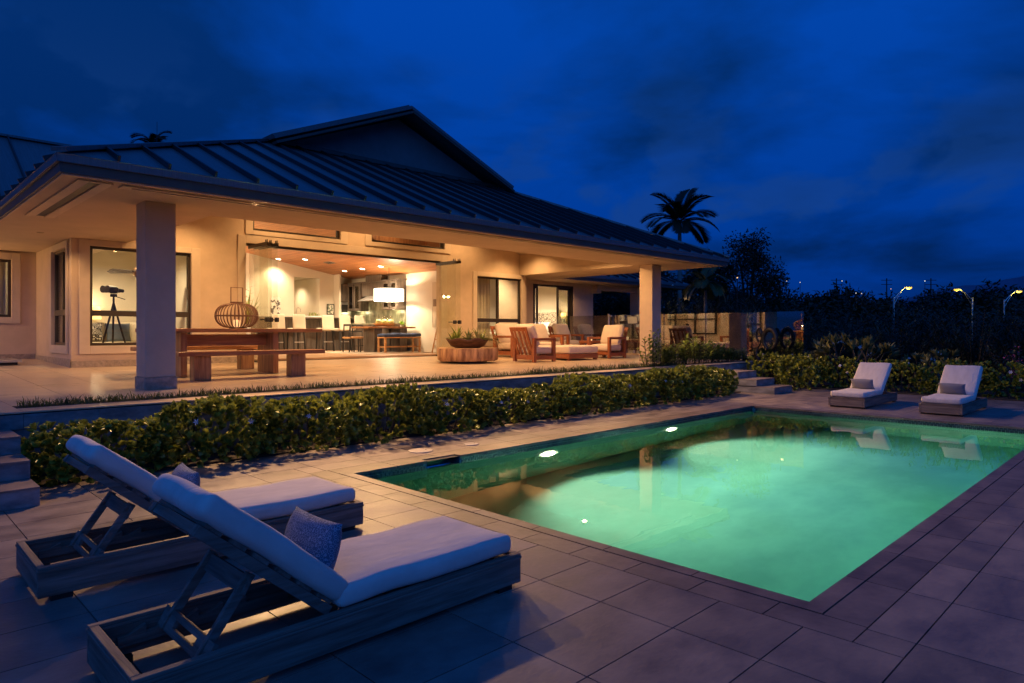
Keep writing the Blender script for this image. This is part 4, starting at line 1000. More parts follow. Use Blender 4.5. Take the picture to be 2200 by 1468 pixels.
# indoor dining table, bench, pendant
idt = T('indoor_dining_table', 'indoor dining table with grey block legs under the drum pendant', 'table', (11.75,17.55,FI)); 
slabtop(-.86,.86,-.48,.48,.735,.785,.006,3).build('top', m_monkey, idt, bevel=.006)
for x in (-.40,.52): MB().box(x-.14,x+.14,-.30,.30,0,.734).build('leg', m_cab, idt)
ib = T('cushioned_bench', 'honey wood bench with tufted blue cushion before the indoor table', 'bench', (11.75,16.72,FI))
for x in (-.62,.62):
    for y in (-.17,.17): MB().box(x-.025,x+.025,y-.025,y+.025,0,.44).build('leg', m_honey, ib)
MB().box(-.66,.66,-.19,.19,.441,.475).build('seat', m_honey, ib); MB().box(-.6,.6,-.015,.015,.16,.20).build('stretcher', m_honey, ib); MB().box(-.63,-.61,-.15,.15,.16,.20).box(.61,.63,-.15,.15,.16,.20).build('side_stretcher', m_honey, ib)
MB().rbox((0,0,.525),(1.36,.40,.09),.04,3,.01,None,.008,9).build('cushion', m_navy, ib, smooth=True)
def dchair(lab, loc, rz):
    t = T('dining_chair', lab, 'chair', loc, rz, 'dark dining chairs at the indoor table')
    MB().rbox((0,0,.45),(.42,.42,.05),.015,2).build('seat', m_honey, t, smooth=True)
    for x in (-.18,.18):
        MB().bar((x,-.18,0),(x,-.16,.43),.03,.03).build('leg', m_dark, t); MB().bar((x,.2,0),(x*.95,.17,.85),.03,.03).build('leg', m_dark, t)
    MB().bar((-.18,.17,.83),(.18,.17,.83),.03,.06).bar((-.16,.18,.64),(.16,.18,.64),.02,.04).build('back_rail', m_dark, t)
    MB().bar((-.17,-.17,.2),(.17,-.17,.2),.015,.02).build('front_stretcher', m_dark, t); return t
d0 = dchair('dark dining chair at the left end of the indoor table', (10.75,17.75,FI), R(90))
dup(d0, (11.35,18.25,FI), 0, 'dark dining chair behind the indoor table, on the left'); dup(d0, (12.15,18.25,FI), 0, 'dark dining chair behind the indoor table, on the right')
rgm = T('rug', 'thin pale rug under the indoor dining table', 'rug', (11.5,17.4,FI)); MB().box(-1.35,1.15,-1.35,1.35,.0,.012).build('pile', mat('rug_wool',(.36,.30,.23),.95,var=.2,scale=20), rgm); MB().box(-1.36,-1.351,-1.35,1.35,0,.008).build('edge', m_cream, rgm)
pd = T('drum_pendant', 'glowing white drum pendant lamp over the indoor dining table', 'pendant lamp', (11.9,17.5,2.56))
m_shade = emit('lit_shade', (1,.88,.66), 3.2)
sh = MB(); n = 48
for z in (-.19,.19): sh.v += [(.46*math.cos(2*math.pi*k/n), .46*math.sin(2*math.pi*k/n), z) for k in range(n)]
sh.f += [(k,(k+1)%n,n+(k+1)%n,n+k) for k in range(n)]; sh.build('shade', m_shade, pd, smooth=True)
MB().tube([(0,0,.0),(0,0,gz(11.9)-2.62)], .008, 8).build('rod', m_dark, pd)
MB().bar((-.46,0,.185),(.46,0,.185),.012,.012).bar((0,-.46,.185),(0,.46,.185),.012,.012).build('spider', m_steel, pd)
fb_ = T('fruit_bowl', 'wide wooden bowl of green coconuts on the indoor table', 'fruit bowl', (11.70,17.45,FI+.786))
oval([(.16,0),(.30,.03),(.40,.10),(.385,.10),(.28,.045),(0,.03)], 32, 1, .6).build('bowl', m_honey, fb_, smooth=True)
for q,(x,y) in enumerate(((-.20,0),(.03,.03),(.22,-.02))): MB().rbox((x,y,.135),(.21,.19,.19),.095,5).build('coconut', mat('green_coconut',(.42,.40,.12),.5,col2=(.60,.56,.25),scale=8), fb_, smooth=True)
gp = T('leafy_sprig', 'small bright green leafy sprig at the right end of the indoor table', 'plant', (12.35,17.45,FI+.786)); mb = MB(); rnd = random.Random(2)
for k in range(16): strap(mb, (0,0,.03), k*2.4, .20, .035, R(rnd.uniform(20,85)), .8)
mb.build('leaves', leafmat('sprig_leaf',(.16,.32,.03),(.30,.50,.06)), gp, smooth=True); MB().lathe([(.05,0),(.06,.05),(.04,.06)],14).build('pot', m_white, gp)
gl_ = T('glass_set', 'row of wine glasses on the counter under the cabinets', 'glassware', (12.3,17.95,1.701))
for q in range(5): MB().lathe([(.035,0),(.035,.004),(.005,.008),(.005,.09),(.035,.13),(.04,.19),(.033,.22)], 14, (.0,q*.11,0)).build('wine_glass', m_white if q == 9 else thin_glass('wine_glass',(.9,.88,.8),2.5), gl_, smooth=True)
ipl = T('counter_plant', 'small spiky green plant on the breakfast bar', 'plant', (10.95,20.6,FI+1.111)); mb = MB()
for k in range(26): strap(mb, (rnd.uniform(-.25,.25),0,.03), k*2.4, .16, .02, R(rnd.uniform(20,85)), .8)
mb.build('leaves', m_br1, ipl, smooth=True); MB().box(-.3,.3,-.07,.07,0,.05).build('tray', m_white, ipl)
fc = T('kitchen_faucet', 'arched steel faucet on the breakfast bar', 'faucet', (10.45,20.72,FI+1.111)); MB().tube([(0,0,0),(0,0,.24)]+[(.08-.08*math.cos(a),0,.24+.08*math.sin(a)) for a in [math.pi*i/10 for i in range(11)]]+[(.16,0,.18)], .012, 8).build('spout', m_chrome, fc, smooth=True); MB().bar((0,-.02,.06),(0,-.09,.09),.012,.012).build('lever', m_chrome, fc)
hp = T('heliconia_arrangement', 'tall heliconia and leaf arrangement behind the folded glass doors', 'plant', (8.0,18.9,FI)); mb = MB()
for k in range(34): strap(mb, (rnd.uniform(-.1,.1),rnd.uniform(-.1,.1),.75), k*2.4, rnd.uniform(.6,1.25), .04, R(rnd.uniform(52,86)), rnd.uniform(.2,.8))
mb.build('leaves', m_br1, hp, smooth=True); mb = MB()
for k in range(8):
    a = k*2.1; p = Vector((.1*math.cos(a),.1*math.sin(a),1.5)); 
    for q in range(5): strap(mb, p+Vector((0,0,.1*q)), a+ (q%2)*math.pi, .2, .02, R(20), .1)
mb.build('flowers', mat('heliconia_red',(.45,.10,.03),.5), hp); MB().lathe([(.14,0),(.18,.3),(.12,.7),(.14,.75)], 24).build('vase', m_white, hp, smooth=True)
ld = T('blanket_ladder', 'wooden arched ladder with a white towel by the bedroom hall', 'ladder', (12.62,15.55,FI))
MB().tube([(-.35,-.25,0),(-.05,-.22,1.3)]+[(-.03,-.22*math.cos(a),1.3+.2*math.sin(a)) for a in [math.pi*i/8 for i in range(9)]]+[(-.05,.22,1.3),(-.35,.25,0)], .02, 8).build('hoop', m_honey, ld, smooth=True)
for z in (.4,.7,1.0): MB().bar((-.35+.3*z/1.3,-.22,z),(-.35+.3*z/1.3,.22,z),.02,.03).build('rung', m_honey, ld)
MB().rbox((-.13,0,.85),(.05,.3,.36),.02,2).build('towel', m_white, ld, smooth=True)
m_can = emit('can_light', (1,.80,.52), 22); m_can2 = emit('soft_can_light', (1,.72,.42), 1.6)
cans = [(9.80,20.65),(10.19,19.61),(11.70,19.78),(11.70,18.70),(11.70,17.65),(8.6,19.6),(8.6,17.4),(9.9,16.9)]
for q, (x, y) in enumerate(cans):
    z = gz(x)-.064; t = T('recessed_light', ORD[q]+' recessed ceiling light of the great room, counted from the kitchen hall', 'ceiling light', (x,y,z), 0, 'recessed lights in the wood ceiling')
    dd = MB().lathe([(.075,-.004),(.075,.0)], 20); dd.v = [(a,b,c-.17*a) for a,b,c in dd.v]; dd.build('lens', m_can, t)
    rr = MB().tube([(.085*math.cos(2*math.pi*k/20),.085*math.sin(2*math.pi*k/20),-.17*.085*math.cos(2*math.pi*k/20)-.002) for k in range(20)], .010, 6, True); rr.build('trim_ring', m_white, t)
    lamp('can_lamp', 'SPOT', (x,y,z-.03), 230, ROOM, (x,y,0), R(125), .8, .06)
vt = T('ceiling_vent', 'dark rectangular air vent in the wood ceiling', 'vent', (10.75,19.1,gz(10.75)-.066)); 
v = MB().box(-.10,.10,-.2,.2,-.012,0); v.v = [(a,b,c-.17*a) for a,b,c in v.v]; v.build('frame', m_steel, vt)
for q in range(5):
    v = MB().box(-.08+q*.034,-.08+q*.034+.016,-.18,.18,-.016,-.0125); v.v = [(a,b,c-.17*a) for a,b,c in v.v]; v.build('slat', m_dark, vt)
lamp('pendant_bulb', 'POINT', (11.9,17.5,2.55), 150, ROOM, radius=.08)
lamp('hall_can', 'SPOT', (10.98,22.3,3.26), 130, ROOM, (10.98,22.3,0), R(130), .8, .08)
for y in (18.1,20.2): lamp('under_cabinet_lamp', 'POINT', (12.5,y,2.08), 4, (1,.85,.45), radius=.05)
# ---------------------------------------------------------------- left room
so_ = T('ivory_sofa', 'ivory sofa inside the left room window', 'sofa', (4.45,17.35,FI))
MB().rbox((0,0,.24),(2.1,.85,.32),.05,3).build('seat', m_leather, so_, smooth=True); MB().rbox((0,.36,.55),(2.1,.2,.6),.06,3).build('backrest', m_leather, so_, smooth=True)
for x in (-.98,.98): MB().rbox((x,0,.42),(.2,.85,.35),.05,3).build('arm', m_leather, so_, smooth=True)
for x,w in ((-.6,.62),(.55,.62)): MB().rbox((x,.2,.62),(w,.16,.44),.06,3,.02).build('back_cushion', m_leather, so_, smooth=True)
m_dots = pattern('dark_dots', (.03,.028,.028), (.62,.56,.48), 16)
scatter('black and ivory dotted cushion on the left room sofa', (3.85,17.22,FI+.40), R(8), R(-20), .48,.46,.16, m_dots, 'cushions on the left room sofa')
scatter('slate blue cushion on the left room sofa', (4.35,17.18,FI+.40), R(-6), R(-22), .50,.46,.16, mat('slate_blue',(.13,.17,.24),.95,bump=.2,bscale=150), 'cushions on the left room sofa')
tl = T('table_lamp', 'lit table lamp with drum shade behind the left room sofa', 'lamp', (3.95,17.80,FI+.5)); 
MB().lathe([(.17,.42),(.19,.42),(.17,.72),(.15,.72)], 28).build('shade', emit('amber_shade',(1,.62,.20),2.4), tl, smooth=True); MB().lathe([(.09,0),(.1,.05),(.04,.2),(.02,.42)], 16).build('base', m_white, tl, smooth=True); MB().box(-.5,.9,-.15,.15,-.5,0).build('console', m_cab, tl)
lamp('table_bulb', 'POINT', (3.95,17.80,FI+1.08), 22, ROOM, radius=.05); lamp('table_bulb', 'POINT', (3.95,17.74,FI+1.28), 10, ROOM, radius=.05)
tp = T('binocular_tripod', 'big binoculars on a tall dark tripod in the left room window', 'binoculars', (3.86,15.62,FI))
for a in (R(80),R(200),R(320)): MB().tube([(0,0,1.22),(.34*math.cos(a),.34*math.sin(a),0)], [.022,.016], 8).build('leg', m_dark, tp)
MB().tube([(0,0,1.0),(0,0,1.36)], .02, 8).build('centre_column', m_dark, tp); MB().rbox((0,0,1.38),(.12,.08,.06),.015,2).build('head', m_dark, tp); MB().bar((.03,0,1.36),(.2,-.06,1.30),.015,.015).build('pan_handle', m_dark, tp)
bn = MB()
for s_ in (-1,1): bn.tube([(-.20,.065*s_,1.50),(.0,.065*s_,1.50),(.05,.05*s_,1.49),(.18,.045*s_,1.48)], [.075,.06,.04,.035], 14)
bn.box(-.05,.05,-.05,.05,1.42,1.49).build('binocular_body', m_dark, tp).rotation_euler = (0,0,R(25))
fn = T('ceiling_fan', 'bronze ceiling fan with dark blades in the left room', 'ceiling fan', (4.55,16.5,2.75))
MB().lathe([(.03,-.10),(.09,-.07),(.11,0),(.09,.07),(.04,.11)], 20).build('motor', mat('fan_bronze',(.30,.19,.12),.3,metal=.9), fn, smooth=True); MB().tube([(0,0,.1),(0,0,.79)], .012, 8).build('rod', m_steel, fn); MB().lathe([(.02,-.17),(.05,-.15),(.06,-.101)], 16).build('finial', m_chrome, fn, smooth=True)
for k in range(5):
    a = R(205)+2*math.pi*k/5; MB().bar((.09*math.cos(a),.09*math.sin(a),0),(.66*math.cos(a),.66*math.sin(a),.0),.13,.012,(.25*math.sin(a),-.25*math.cos(a),1)).build('blade', m_cab, fn)
def drape(label, p0, p1, z0, z1, nf, mt, loc):
    t = T('curtain', label, 'curtain', loc); m = MB(); n = nf*8
    for i in range(n+1):
        s_ = i/n; x = p0[0]+(p1[0]-p0[0])*s_; y = p0[1]+(p1[1]-p0[1])*s_; o_ = .035*math.sin(2*math.pi*nf*s_); dx, dy = (p1[1]-p0[1]), -(p1[0]-p0[0]); l = math.hypot(dx,dy)
        m.v += [(x+dx/l*o_, y+dy/l*o_, z0), (x+dx/l*o_, y+dy/l*o_, z1)]
    m.f += [(2*i,2*i+2,2*i+3,2*i+1) for i in range(n)]
    m.build('fabric', mt, t, world=True, smooth=True); MB().bar((p0[0],p0[1],z1+.01),(p1[0],p1[1],z1+.01),.02,.02).build('rod', m_dark, t, world=True); return t
m_drape = mat('cream_drape', (.62,.55,.42), .9, var=.05); m_drape2 = mat('grey_drape', (.55,.50,.41), .9, var=.06)
drape('pale pleated curtain in the side window of the left room', (3.26,16.0), (3.26,16.5), FI, 3.1, 4, m_drape, (3.26,16.2,FI))
drape('pale pleated curtain in the small window at the far left', (1.3,18.5), (2.45,18.5), 1.4, 3.05, 8, m_drape, (1.9,18.5,FI))
HS('back_room_wall', MB().box(.6,3.14,19.6,19.7,.6,3.5).box(.6,3.14,18.36,19.6,3.5,3.55), m_cream)
lamp('left_window_glow', 'POINT', (1.9,19.1,2.6), 18, ROOM, radius=.1)
lamp('left_room_can', 'SPOT', (4.4,16.3,3.50), 250, ROOM, (4.4,16.6,0), R(140), .8, .08)
# ---------------------------------------------------------------- bedroom
bd = T('bed', 'white bed with carved headboard inside the bedroom', 'bed', (18.4,18.1,FI))
MB().box(-1.0,1.05,-.85,.85,.1,.32).build('base', m_honey, bd); MB().rbox((0,0,.46),(2.05,1.7,.28),.06,3).build('mattress', m_white, bd, smooth=True)
hdm = mat('carved_panel', (.16,.13,.10), .8, col2=(.72,.62,.48), scale=26, var=.2, lo=.46, hi=.54, detail=1)
hb_ = MB().box(1.06,1.14,-.95,.95,.2,1.50).build('headboard', m_cream, bd); MB().box(1.05,1.059,-.82,.82,.5,1.38).build('carving', hdm, hb_)
for y,mt,x in ((-.42,m_white,.80),(.42,m_white,.80),(-.1,mat('lavender',(.25,.25,.36),.9),.62)):
    mb = MB().pillow(.62,.46,.2, Matrix.Rotation(R(90),3,'Z') @ Matrix.Rotation(R(20),3,'X')); mb.v = [(a+x,b+y,c+.80) for a,b,c in mb.v]; mb.build('pillow', mt, bd, smooth=True, weld=True)
nl = T('bedside_lamp', 'amber shaded bedside wall lamp by the headboard', 'lamp', (19.4,16.85,FI+1.15)); MB().lathe([(.10,0),(.10,.20),(.09,.20),(.09,0)], 20).build('shade', emit('amber_shade2',(1,.55,.15),3), nl, smooth=True); MB().bar((0,0,.1),(.19,0,.1),.03,.03).build('bracket', m_dark, nl)
ns = T('nightstand', 'honey wood nightstand beside the bed', 'nightstand', (19.3,16.75,FI)); MB().box(-.25,.25,-.22,.22,.06,.56).build('cabinet', m_honey, ns); MB().box(-.262,-.251,-.2,.2,.32,.54).build('drawer', m_honey, ns)
np_ = T('potted_plant', 'small dark potted plant on the nightstand', 'plant', (19.2,16.7,FI+.561)); mb = MB(); rnd = random.Random(8)
for k in range(16): strap(mb, (0,0,.15), k*2.4, .26, .05, R(rnd.uniform(15,75)), 1.0)
mb.build('leaves', leafmat('nightstand_leaf',(.06,.13,.02),(.14,.24,.05)), np_, smooth=True); MB().lathe([(.06,0),(.08,.15),(.07,.15)],16).build('pot', m_dark, np_)
fl_ = T('bedroom_floor_lamp', 'lit white drum lamp seen through the bedroom window', 'lamp', (14.9,18.2,FI)); MB().lathe([(.2,1.02),(.2,1.44),(.19,1.44),(.19,1.02)], 24).build('shade', m_shade, fl_, smooth=True); MB().lathe([(.1,0),(.1,.02),(.015,.03),(.015,1.0)], 16).build('stand', m_dark, fl_); lamp('floor_bulb', 'POINT', (14.9,18.2,FI+1.25), 20, ROOM, radius=.05)
drape('grey curtain gathered inside the bedroom window', (13.3,15.25), (14.1,15.25), FI, 3.2, 6, m_drape, (13.6,15.25,FI))
drape('dark glazed sliding screen curtain deeper in the bedroom', (14.0,17.4), (15.6,17.4), FI, 3.0, 7, m_drape2, (14.8,17.4,FI))
tv = T('wall_screen', 'black flat television on the bedroom wall', 'television', (19.58,16.35,1.6)); MB().box(-.05,0,-.06,.2,-.1,.9).build('panel', m_dark, tv); MB().box(-.055,-.051,-.04,.18,-.08,.88).build('display', m_bronze, tv)
lamp('bedroom_can', 'SPOT', (17.6,17.6,3.55), 800, ROOM, (17.9,17.9,0), R(140), .8, .1); lamp('bedside_bulb', 'POINT', (19.35,16.85,FI+1.25), 8, ROOM, radius=.05); lamp('bedroom_can', 'SPOT', (14.2,15.7,3.5), 330, ROOM, (14.4,16.6,0), R(140), .8, .1)
# ---------------------------------------------------------------- lanai downlights
lan = [(4.9,13.9),(6.9,13.9),(9.1,13.9),(12.4,13.9),(14.2,13.9)]
for q, (x, y) in enumerate(lan):
    z = lz(x,y)-.012; t = T('lanai_downlight', ORD[q]+' recessed downlight of the lanai ceiling counted from the left', 'ceiling light', (x,y,z), 0, 'lanai downlights')
    MB().lathe([(.07,-.006),(.07,.0)], 20).build('lens', m_can2, t); MB().tube([(.08*math.cos(2*math.pi*k/20),.08*math.sin(2*math.pi*k/20),-.003) for k in range(20)], .010, 6, True).build('trim_ring', m_white, t)
    lamp('lanai_lamp', 'SPOT', (x,y,z-.03), LAN, WARM, (x,y,0), R(130), .7, .05)
for q, x in enumerate((4.6,6.8,9.2,11.6,13.8)):
    y = 11.25; z = 3.46; h = lz(x,y)-z; t = T('added_cylinder_light', ORD[q]+' added cylinder downlight hidden behind the front beam, from the left', 'ceiling light', (x,y,z), 0, 'added lanai downlights')
    MB().tube([(0,0,.16),(0,0,h)], .01, 6).build('stem', m_dark, t); MB().lathe([(.06,0),(.06,.16),(.02,.17)], 20).build('canister', m_bronze, t); MB().lathe([(.05,-.004),(.05,-.001)], 18).build('lens', m_can2, t)
    lamp('added_cylinder_lamp', 'SPOT', (x,y,z-.03), LAN*1.15, WARM, (x,y,0), R(172), .35, .05)  # added unseen lamps, hung low so their light passes under the beam
for q, x in enumerate((4.0,6.0,8.4,11.0,13.6)):
    t = T('added_slot_light', ORD[q]+' added deck light hidden in the long front soffit slot, from the left', 'added light', (x,9.09,SOF-.007), 0, 'added lights in the soffit slot')
    MB().box(-.05,.05,-.025,.025,-.001,0).build('lens', m_dark, t); MB().box(-.06,.06,-.028,.028,-.0006,0).build('bezel', m_dark, t)
    lamp('added_slot_lamp', 'SPOT', (x,9.09,SOF-.03), SLOT_FILL*(1.5,1.15,.9,.9,1.1)[q], WARM, ((2.9,5.6,8.4,11.0,15.6)[q],4.9,.0), R(84), .55, .07)  # added lamps that warm the deck; their lens and bezel are made up
for x, y, e, lb in ((2.4,14.4,60,'recessed soffit can by the left corner window'),(17.9,15.3,70,'recessed soffit can over the bedroom sliding door'),(22.0,14.95,110,'recessed soffit can near the wing column'),(16.1,12.5,50,'recessed soffit can behind the right column')):
    t = T('added_soffit_can', 'added dark '+lb, 'ceiling light', (x,y,SOF-.001)); MB().lathe([(.05,-.002),(.05,-.001)], 18).build('baffle', m_dark, t); MB().tube([(.055*math.cos(2*math.pi*k/20),.055*math.sin(2*math.pi*k/20),-.002) for k in range(20)], .006, 6, True).build('trim_ring', m_soffit, t)
    lamp('added_soffit_lamp', 'SPOT', (x,y,SOF-.03), e, WARM, (x,y,0) if x < 21.5 else (21.8,12.0,2.7), R(150), .6, .05)  # added lamps for walls and palm; the dark cans are made up
t = T('added_sconce', 'added wall sconce out of view on the left wing wall', 'added wall lamp', (.7,18.05,2.2)); MB().lathe([(.08,-.15),(.09,-.14),(.09,.14),(.08,.15)],16).build('shade', emit('added_sconce_glow',(1,.7,.4),2), t, smooth=True); MB().box(-.05,.05,.085,.09,-.1,.1).build('bracket', m_bronze, t)
lamp('added_sconce_bulb', 'POINT', (.7,17.75,2.2), 90, WARM, radius=.1)  # sconce added out of view to light the left walls
for x, y, lb in ((6.6,17.9,'added uplight out of view at the left side of the great room'),(7.0,20.2,'added uplight out of view in the rear left corner of the great room')):
    t = T('added_uplight', lb, 'added uplight', (x,y,FI)); MB().lathe([(.15,0),(.15,.02),(.015,.03),(.015,1.7)],16).build('stand', m_dark, t); MB().lathe([(.03,1.7),(.16,1.86),(.17,1.88)],20).build('bowl', m_steel, t, smooth=True)
    lamp('added_uplight_bulb', 'POINT', (x,y,FI+1.98), 170, ROOM, radius=.03)  # unseen uplights added to brighten the wood ceiling and clerestory
# ---------------------------------------------------------------- planting
m_hedge = leafmat('hedge_leaf', (.095,.125,.016), (.38,.40,.055), rough=.32, tr=.2, scale=7)
m_stem = mat('shrub_stem', (.06,.045,.03), .9)
m_flower = mat('white_petal', (.75,.76,.82), .6, var=.03)
m_yleaf = leafmat('yellowing_leaf', (.40,.22,.03), (.55,.33,.05))
m_grass = leafmat('grass_blade', (.05,.075,.012), (.14,.17,.035), rough=.5, tr=.3, scale=5)
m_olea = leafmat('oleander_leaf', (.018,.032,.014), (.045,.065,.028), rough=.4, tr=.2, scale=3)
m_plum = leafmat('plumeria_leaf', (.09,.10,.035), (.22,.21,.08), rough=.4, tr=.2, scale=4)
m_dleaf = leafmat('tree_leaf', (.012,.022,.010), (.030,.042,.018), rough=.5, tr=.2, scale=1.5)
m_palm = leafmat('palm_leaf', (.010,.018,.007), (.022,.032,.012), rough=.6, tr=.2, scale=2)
m_palmy = leafmat('young_palm_leaf', (.06,.075,.020), (.12,.13,.04), rough=.4, tr=.25, scale=2)
m_trunk = mat('palm_trunk', (.20,.18,.16), .85, var=.3, scale=6, stretch=(1,1,5), bump=.4, bscale=12)
m_btrunk = mat('tree_trunk', (.05,.04,.03), .9, var=.3, bump=.5, bscale=14)
m_pink = mat('pink_petal', (.50,.09,.26), .6, var=.15)
m_ging = leafmat('ginger_leaf', (.13,.19,.025), (.30,.36,.07), rough=.4, tr=.3, scale=5)

def leaf(mb, p, d, up, L, W, cup=.25):
    d = d.normalized(); s = d.cross(up)
    if s.length < 1e-3: s = d.cross(Vector((1,0,0)))
    s.normalize(); n = s.cross(d); k = len(mb.v)
    mb.v += [tuple(p), tuple(p+d*L*.35-s*W*.36+n*W*cup*.7), tuple(p+d*L*.38), tuple(p+d*L*.35+s*W*.36+n*W*cup*.7),
             tuple(p+d*L*.74-s*W*.5+n*W*cup), tuple(p+d*L*.74+n*W*.05), tuple(p+d*L*.74+s*W*.5+n*W*cup), tuple(p+d*L+n*W*.1)]
    mb.f += [(k,k+2,k+1),(k,k+3,k+2),(k+1,k+2,k+5,k+4),(k+2,k+3,k+6,k+5),(k+4,k+5,k+7),(k+5,k+6,k+7)]
def lance(mb, p, d, up, L, W, bend=.15):
    d = d.normalized(); s = d.cross(up)
    if s.length < 1e-3: s = d.cross(Vector((1,0,0)))
    s.normalize(); n = s.cross(d); k = len(mb.v)
    mb.v += [tuple(p), tuple(p+d*L*.45-s*W*.5), tuple(p+d*L*.45+s*W*.5), tuple(p+d*L-n*L*bend)]
    mb.f += [(k,k+2,k+1),(k+1,k+2,k+3)]
def rosette(mb, rnd, p, out, n, L, W, fn=leaf):
    out = out.normalized(); a = out.cross(Vector((.3,.2,1))); a.normalize(); b = out.cross(a); o = rnd.uniform(0,6)
    for k in range(n):
        t = o + k*2.399; e = rnd.uniform(.35,1.15)*(.5+.6*k/n)
        d = out*math.cos(e) + (a*math.cos(t)+b*math.sin(t))*math.sin(e)
        fn(mb, p + out*rnd.uniform(-.01,.015), d, out, L*rnd.uniform(.75,1.2), W*rnd.uniform(.8,1.15))
def starflower(mb, p, out, r):
    out = out.normalized(); a = out.cross(Vector((0,.2,1))).normalized(); b = out.cross(a)
    for k in range(6):
        t = 2*math.pi*k/6; d = a*math.cos(t)+b*math.sin(t)+out*.15; s_ = (b*math.cos(t)-a*math.sin(t)); k0 = len(mb.v)
        mb.v += [tuple(p), tuple(p+d*r*.55-s_*r*.16), tuple(p+d*r*.55+s_*r*.16), tuple(p+d*r)]; mb.f += [(k0,k0+1,k0+3,k0+2)]
def shrub_mesh(seed, lx, ly, h, nros, L=.075, W=.048, nl=8, flowers=2):
    rnd = random.Random(seed); mb = MB(); fl_m = MB(); lumps = [(rnd.uniform(-1,1), rnd.uniform(-1,1), rnd.uniform(.2,1), rnd.uniform(.06,.16)) for _ in range(7)]
    for q in range(nros):
        while True:
            d = Vector((rnd.gauss(0,1), rnd.gauss(0,1), rnd.gauss(.2,.9)))
            if d.length > .2:
                d.normalize()
                if d.z > -.8: break
        s_ = 1/ (abs(d.x)**3+abs(d.y)**3+abs(d.z)**3)**(1/3)   # boxy ellipsoid
        r = rnd.choice((1,1,1,.86,.7)) * rnd.uniform(.93,1.06)
        f = 1 + sum(w*math.exp(-3*((d.x-a)**2+(d.y-b)**2+(d.z-c)**2)) for a,b,c,w in lumps) - .05
        p = Vector((d.x*lx/2*s_*r*f, d.y*ly/2*s_*r*f, h*.48 + d.z*h*.50*s_*r*f))
        if p.z < .04: p.z = rnd.uniform(.04,.16)
        out = (Vector((d.x*.8,d.y,d.z*1.0+.35)) + Vector((rnd.gauss(0,.25),rnd.gauss(0,.25),rnd.gauss(0,.2)))).normalized()
        rosette(mb, rnd, p, out, nl, L, W)
    for q in range(flowers):
        d = Vector((rnd.uniform(-.8,.8), -.7, rnd.uniform(.1,.7))); p = Vector((d.x*lx/2, d.y*ly/2*1.25, h*.48+d.z*h*.5)); starflower(fl_m, p, Vector((d.x*.3,-1,.5)), .042)
    st = MB(); 
    for q in range(6):
        a = rnd.uniform(0,6); st.tube([(lx*.15*math.cos(a),ly*.1*math.sin(a),0),(lx*.25*math.cos(a),ly*.22*math.sin(a),h*.4),(lx*.36*math.cos(a),ly*.3*math.sin(a),h*.75)],[.014,.010,.006],5)
    return mb.mesh('leaves', True), fl_m.mesh('flowers'), st.mesh('stems')
def shrub(kind, name, label, loc, rz, sc, group, cat='shrub', leafm=None):
    t = T(name, label, cat, loc, rz, group); t.scale = sc
    for nm, me, mt in (('leaves',kind[0],leafm or m_hedge),('flowers',kind[1],m_flower),('stems',kind[2],m_stem)):
        if len(me.polygons) == 0: continue
        if not me.materials: me.materials.append(mt)
        place(nm, me, t)
    return t
kinds = [shrub_mesh(21+q, 1.35, .78, .64, 430, L=.088, W=.06, flowers=(1,2,1,0)[q]) for q in range(4)]
rnd = random.Random(77); nH = 12; x0h, x1h = 1.75, 13.75
for q in range(nH):
    x = x0h + (x1h-x0h)*q/(nH-1); k = q % 4
    lab = ('glossy green hedge shrub beside the left steps' if q == 0 else 'glossy green hedge shrub beside the right steps' if q == nH-1 else
           'glossy hedge shrub below the terrace wall, %s from the left steps' % ORD[q])
    shrub(kinds[k], 'hedge_shrub', lab, (x, 7.52+rnd.uniform(-.05,.04), .0), rnd.choice((0, math.pi)) if k else 0, (rnd.uniform(.86,1.0), .95, rnd.uniform(.70,.98)), 'hedge under the terrace edge')
kindf = [shrub_mesh(61+q, 1.3, .8, .66, 210, L=.085, W=.055, flowers=2) for q in range(3)]
yy = 7.0; q = 0
while yy > -1.2:
    lab = 'low hedge shrub behind the far loungers, %s from the right steps' % ORD[q]
    shrub(kindf[q % 3], 'hedge_shrub', lab, (17.45, yy, 0), R(-90), (1.06,1.0,rnd.uniform(.9,1.12)), 'hedge behind the far loungers'); yy -= 1.12; q += 1
for q, (x, y) in enumerate(((16.5,7.55),(16.3,6.85))):
    shrub(kindf[q], 'hedge_shrub', ('leafy hedge shrub pressed against the right steps','leafy hedge shrub in front of the glass fence corner')[q], (x+.35,y,0), R(40*q), (1,1,1.15), 'hedge behind the far loungers')
# grass strip along the terrace edge
rnd = random.Random(3); g = MB()
for q in range(7000):
    x = rnd.uniform(1.25,14.4); dens = .35 + .65*(.5+.5*math.sin(x*1.3)*math.sin(x*3.1+1))
    if x < 1.9: dens = .9
    if rnd.random() > dens: continue
    y = rnd.uniform(8.49,8.75); h = rnd.uniform(.02,.085)*(1.5 if rnd.random() < .1 else 1)*(1+.4*(x > 9)); a = rnd.uniform(0,6.28); le = rnd.uniform(.1,1.5)*h; w = rnd.uniform(.0025,.0045)
    dx, dy = math.cos(a)*le, math.sin(a)*le; sx_, sy_ = -math.sin(a)*w, math.cos(a)*w; k = len(g.v); z = .632
    g.v += [(x-sx_,y-sy_,z),(x+sx_,y+sy_,z),(x+dx*.4-sx_,y+dy*.4-sy_,z+h*.65),(x+dx*.4+sx_,y+dy*.4+sy_,z+h*.65),(x+dx,y+dy,z+h)]
    g.f += [(k,k+1,k+3,k+2),(k+2,k+3,k+4)]
gr = ST(g.build('grass_strip', m_grass)); gr['label'] = 'strip of tufted grass along the terrace edge'; gr['category'] = 'grass'
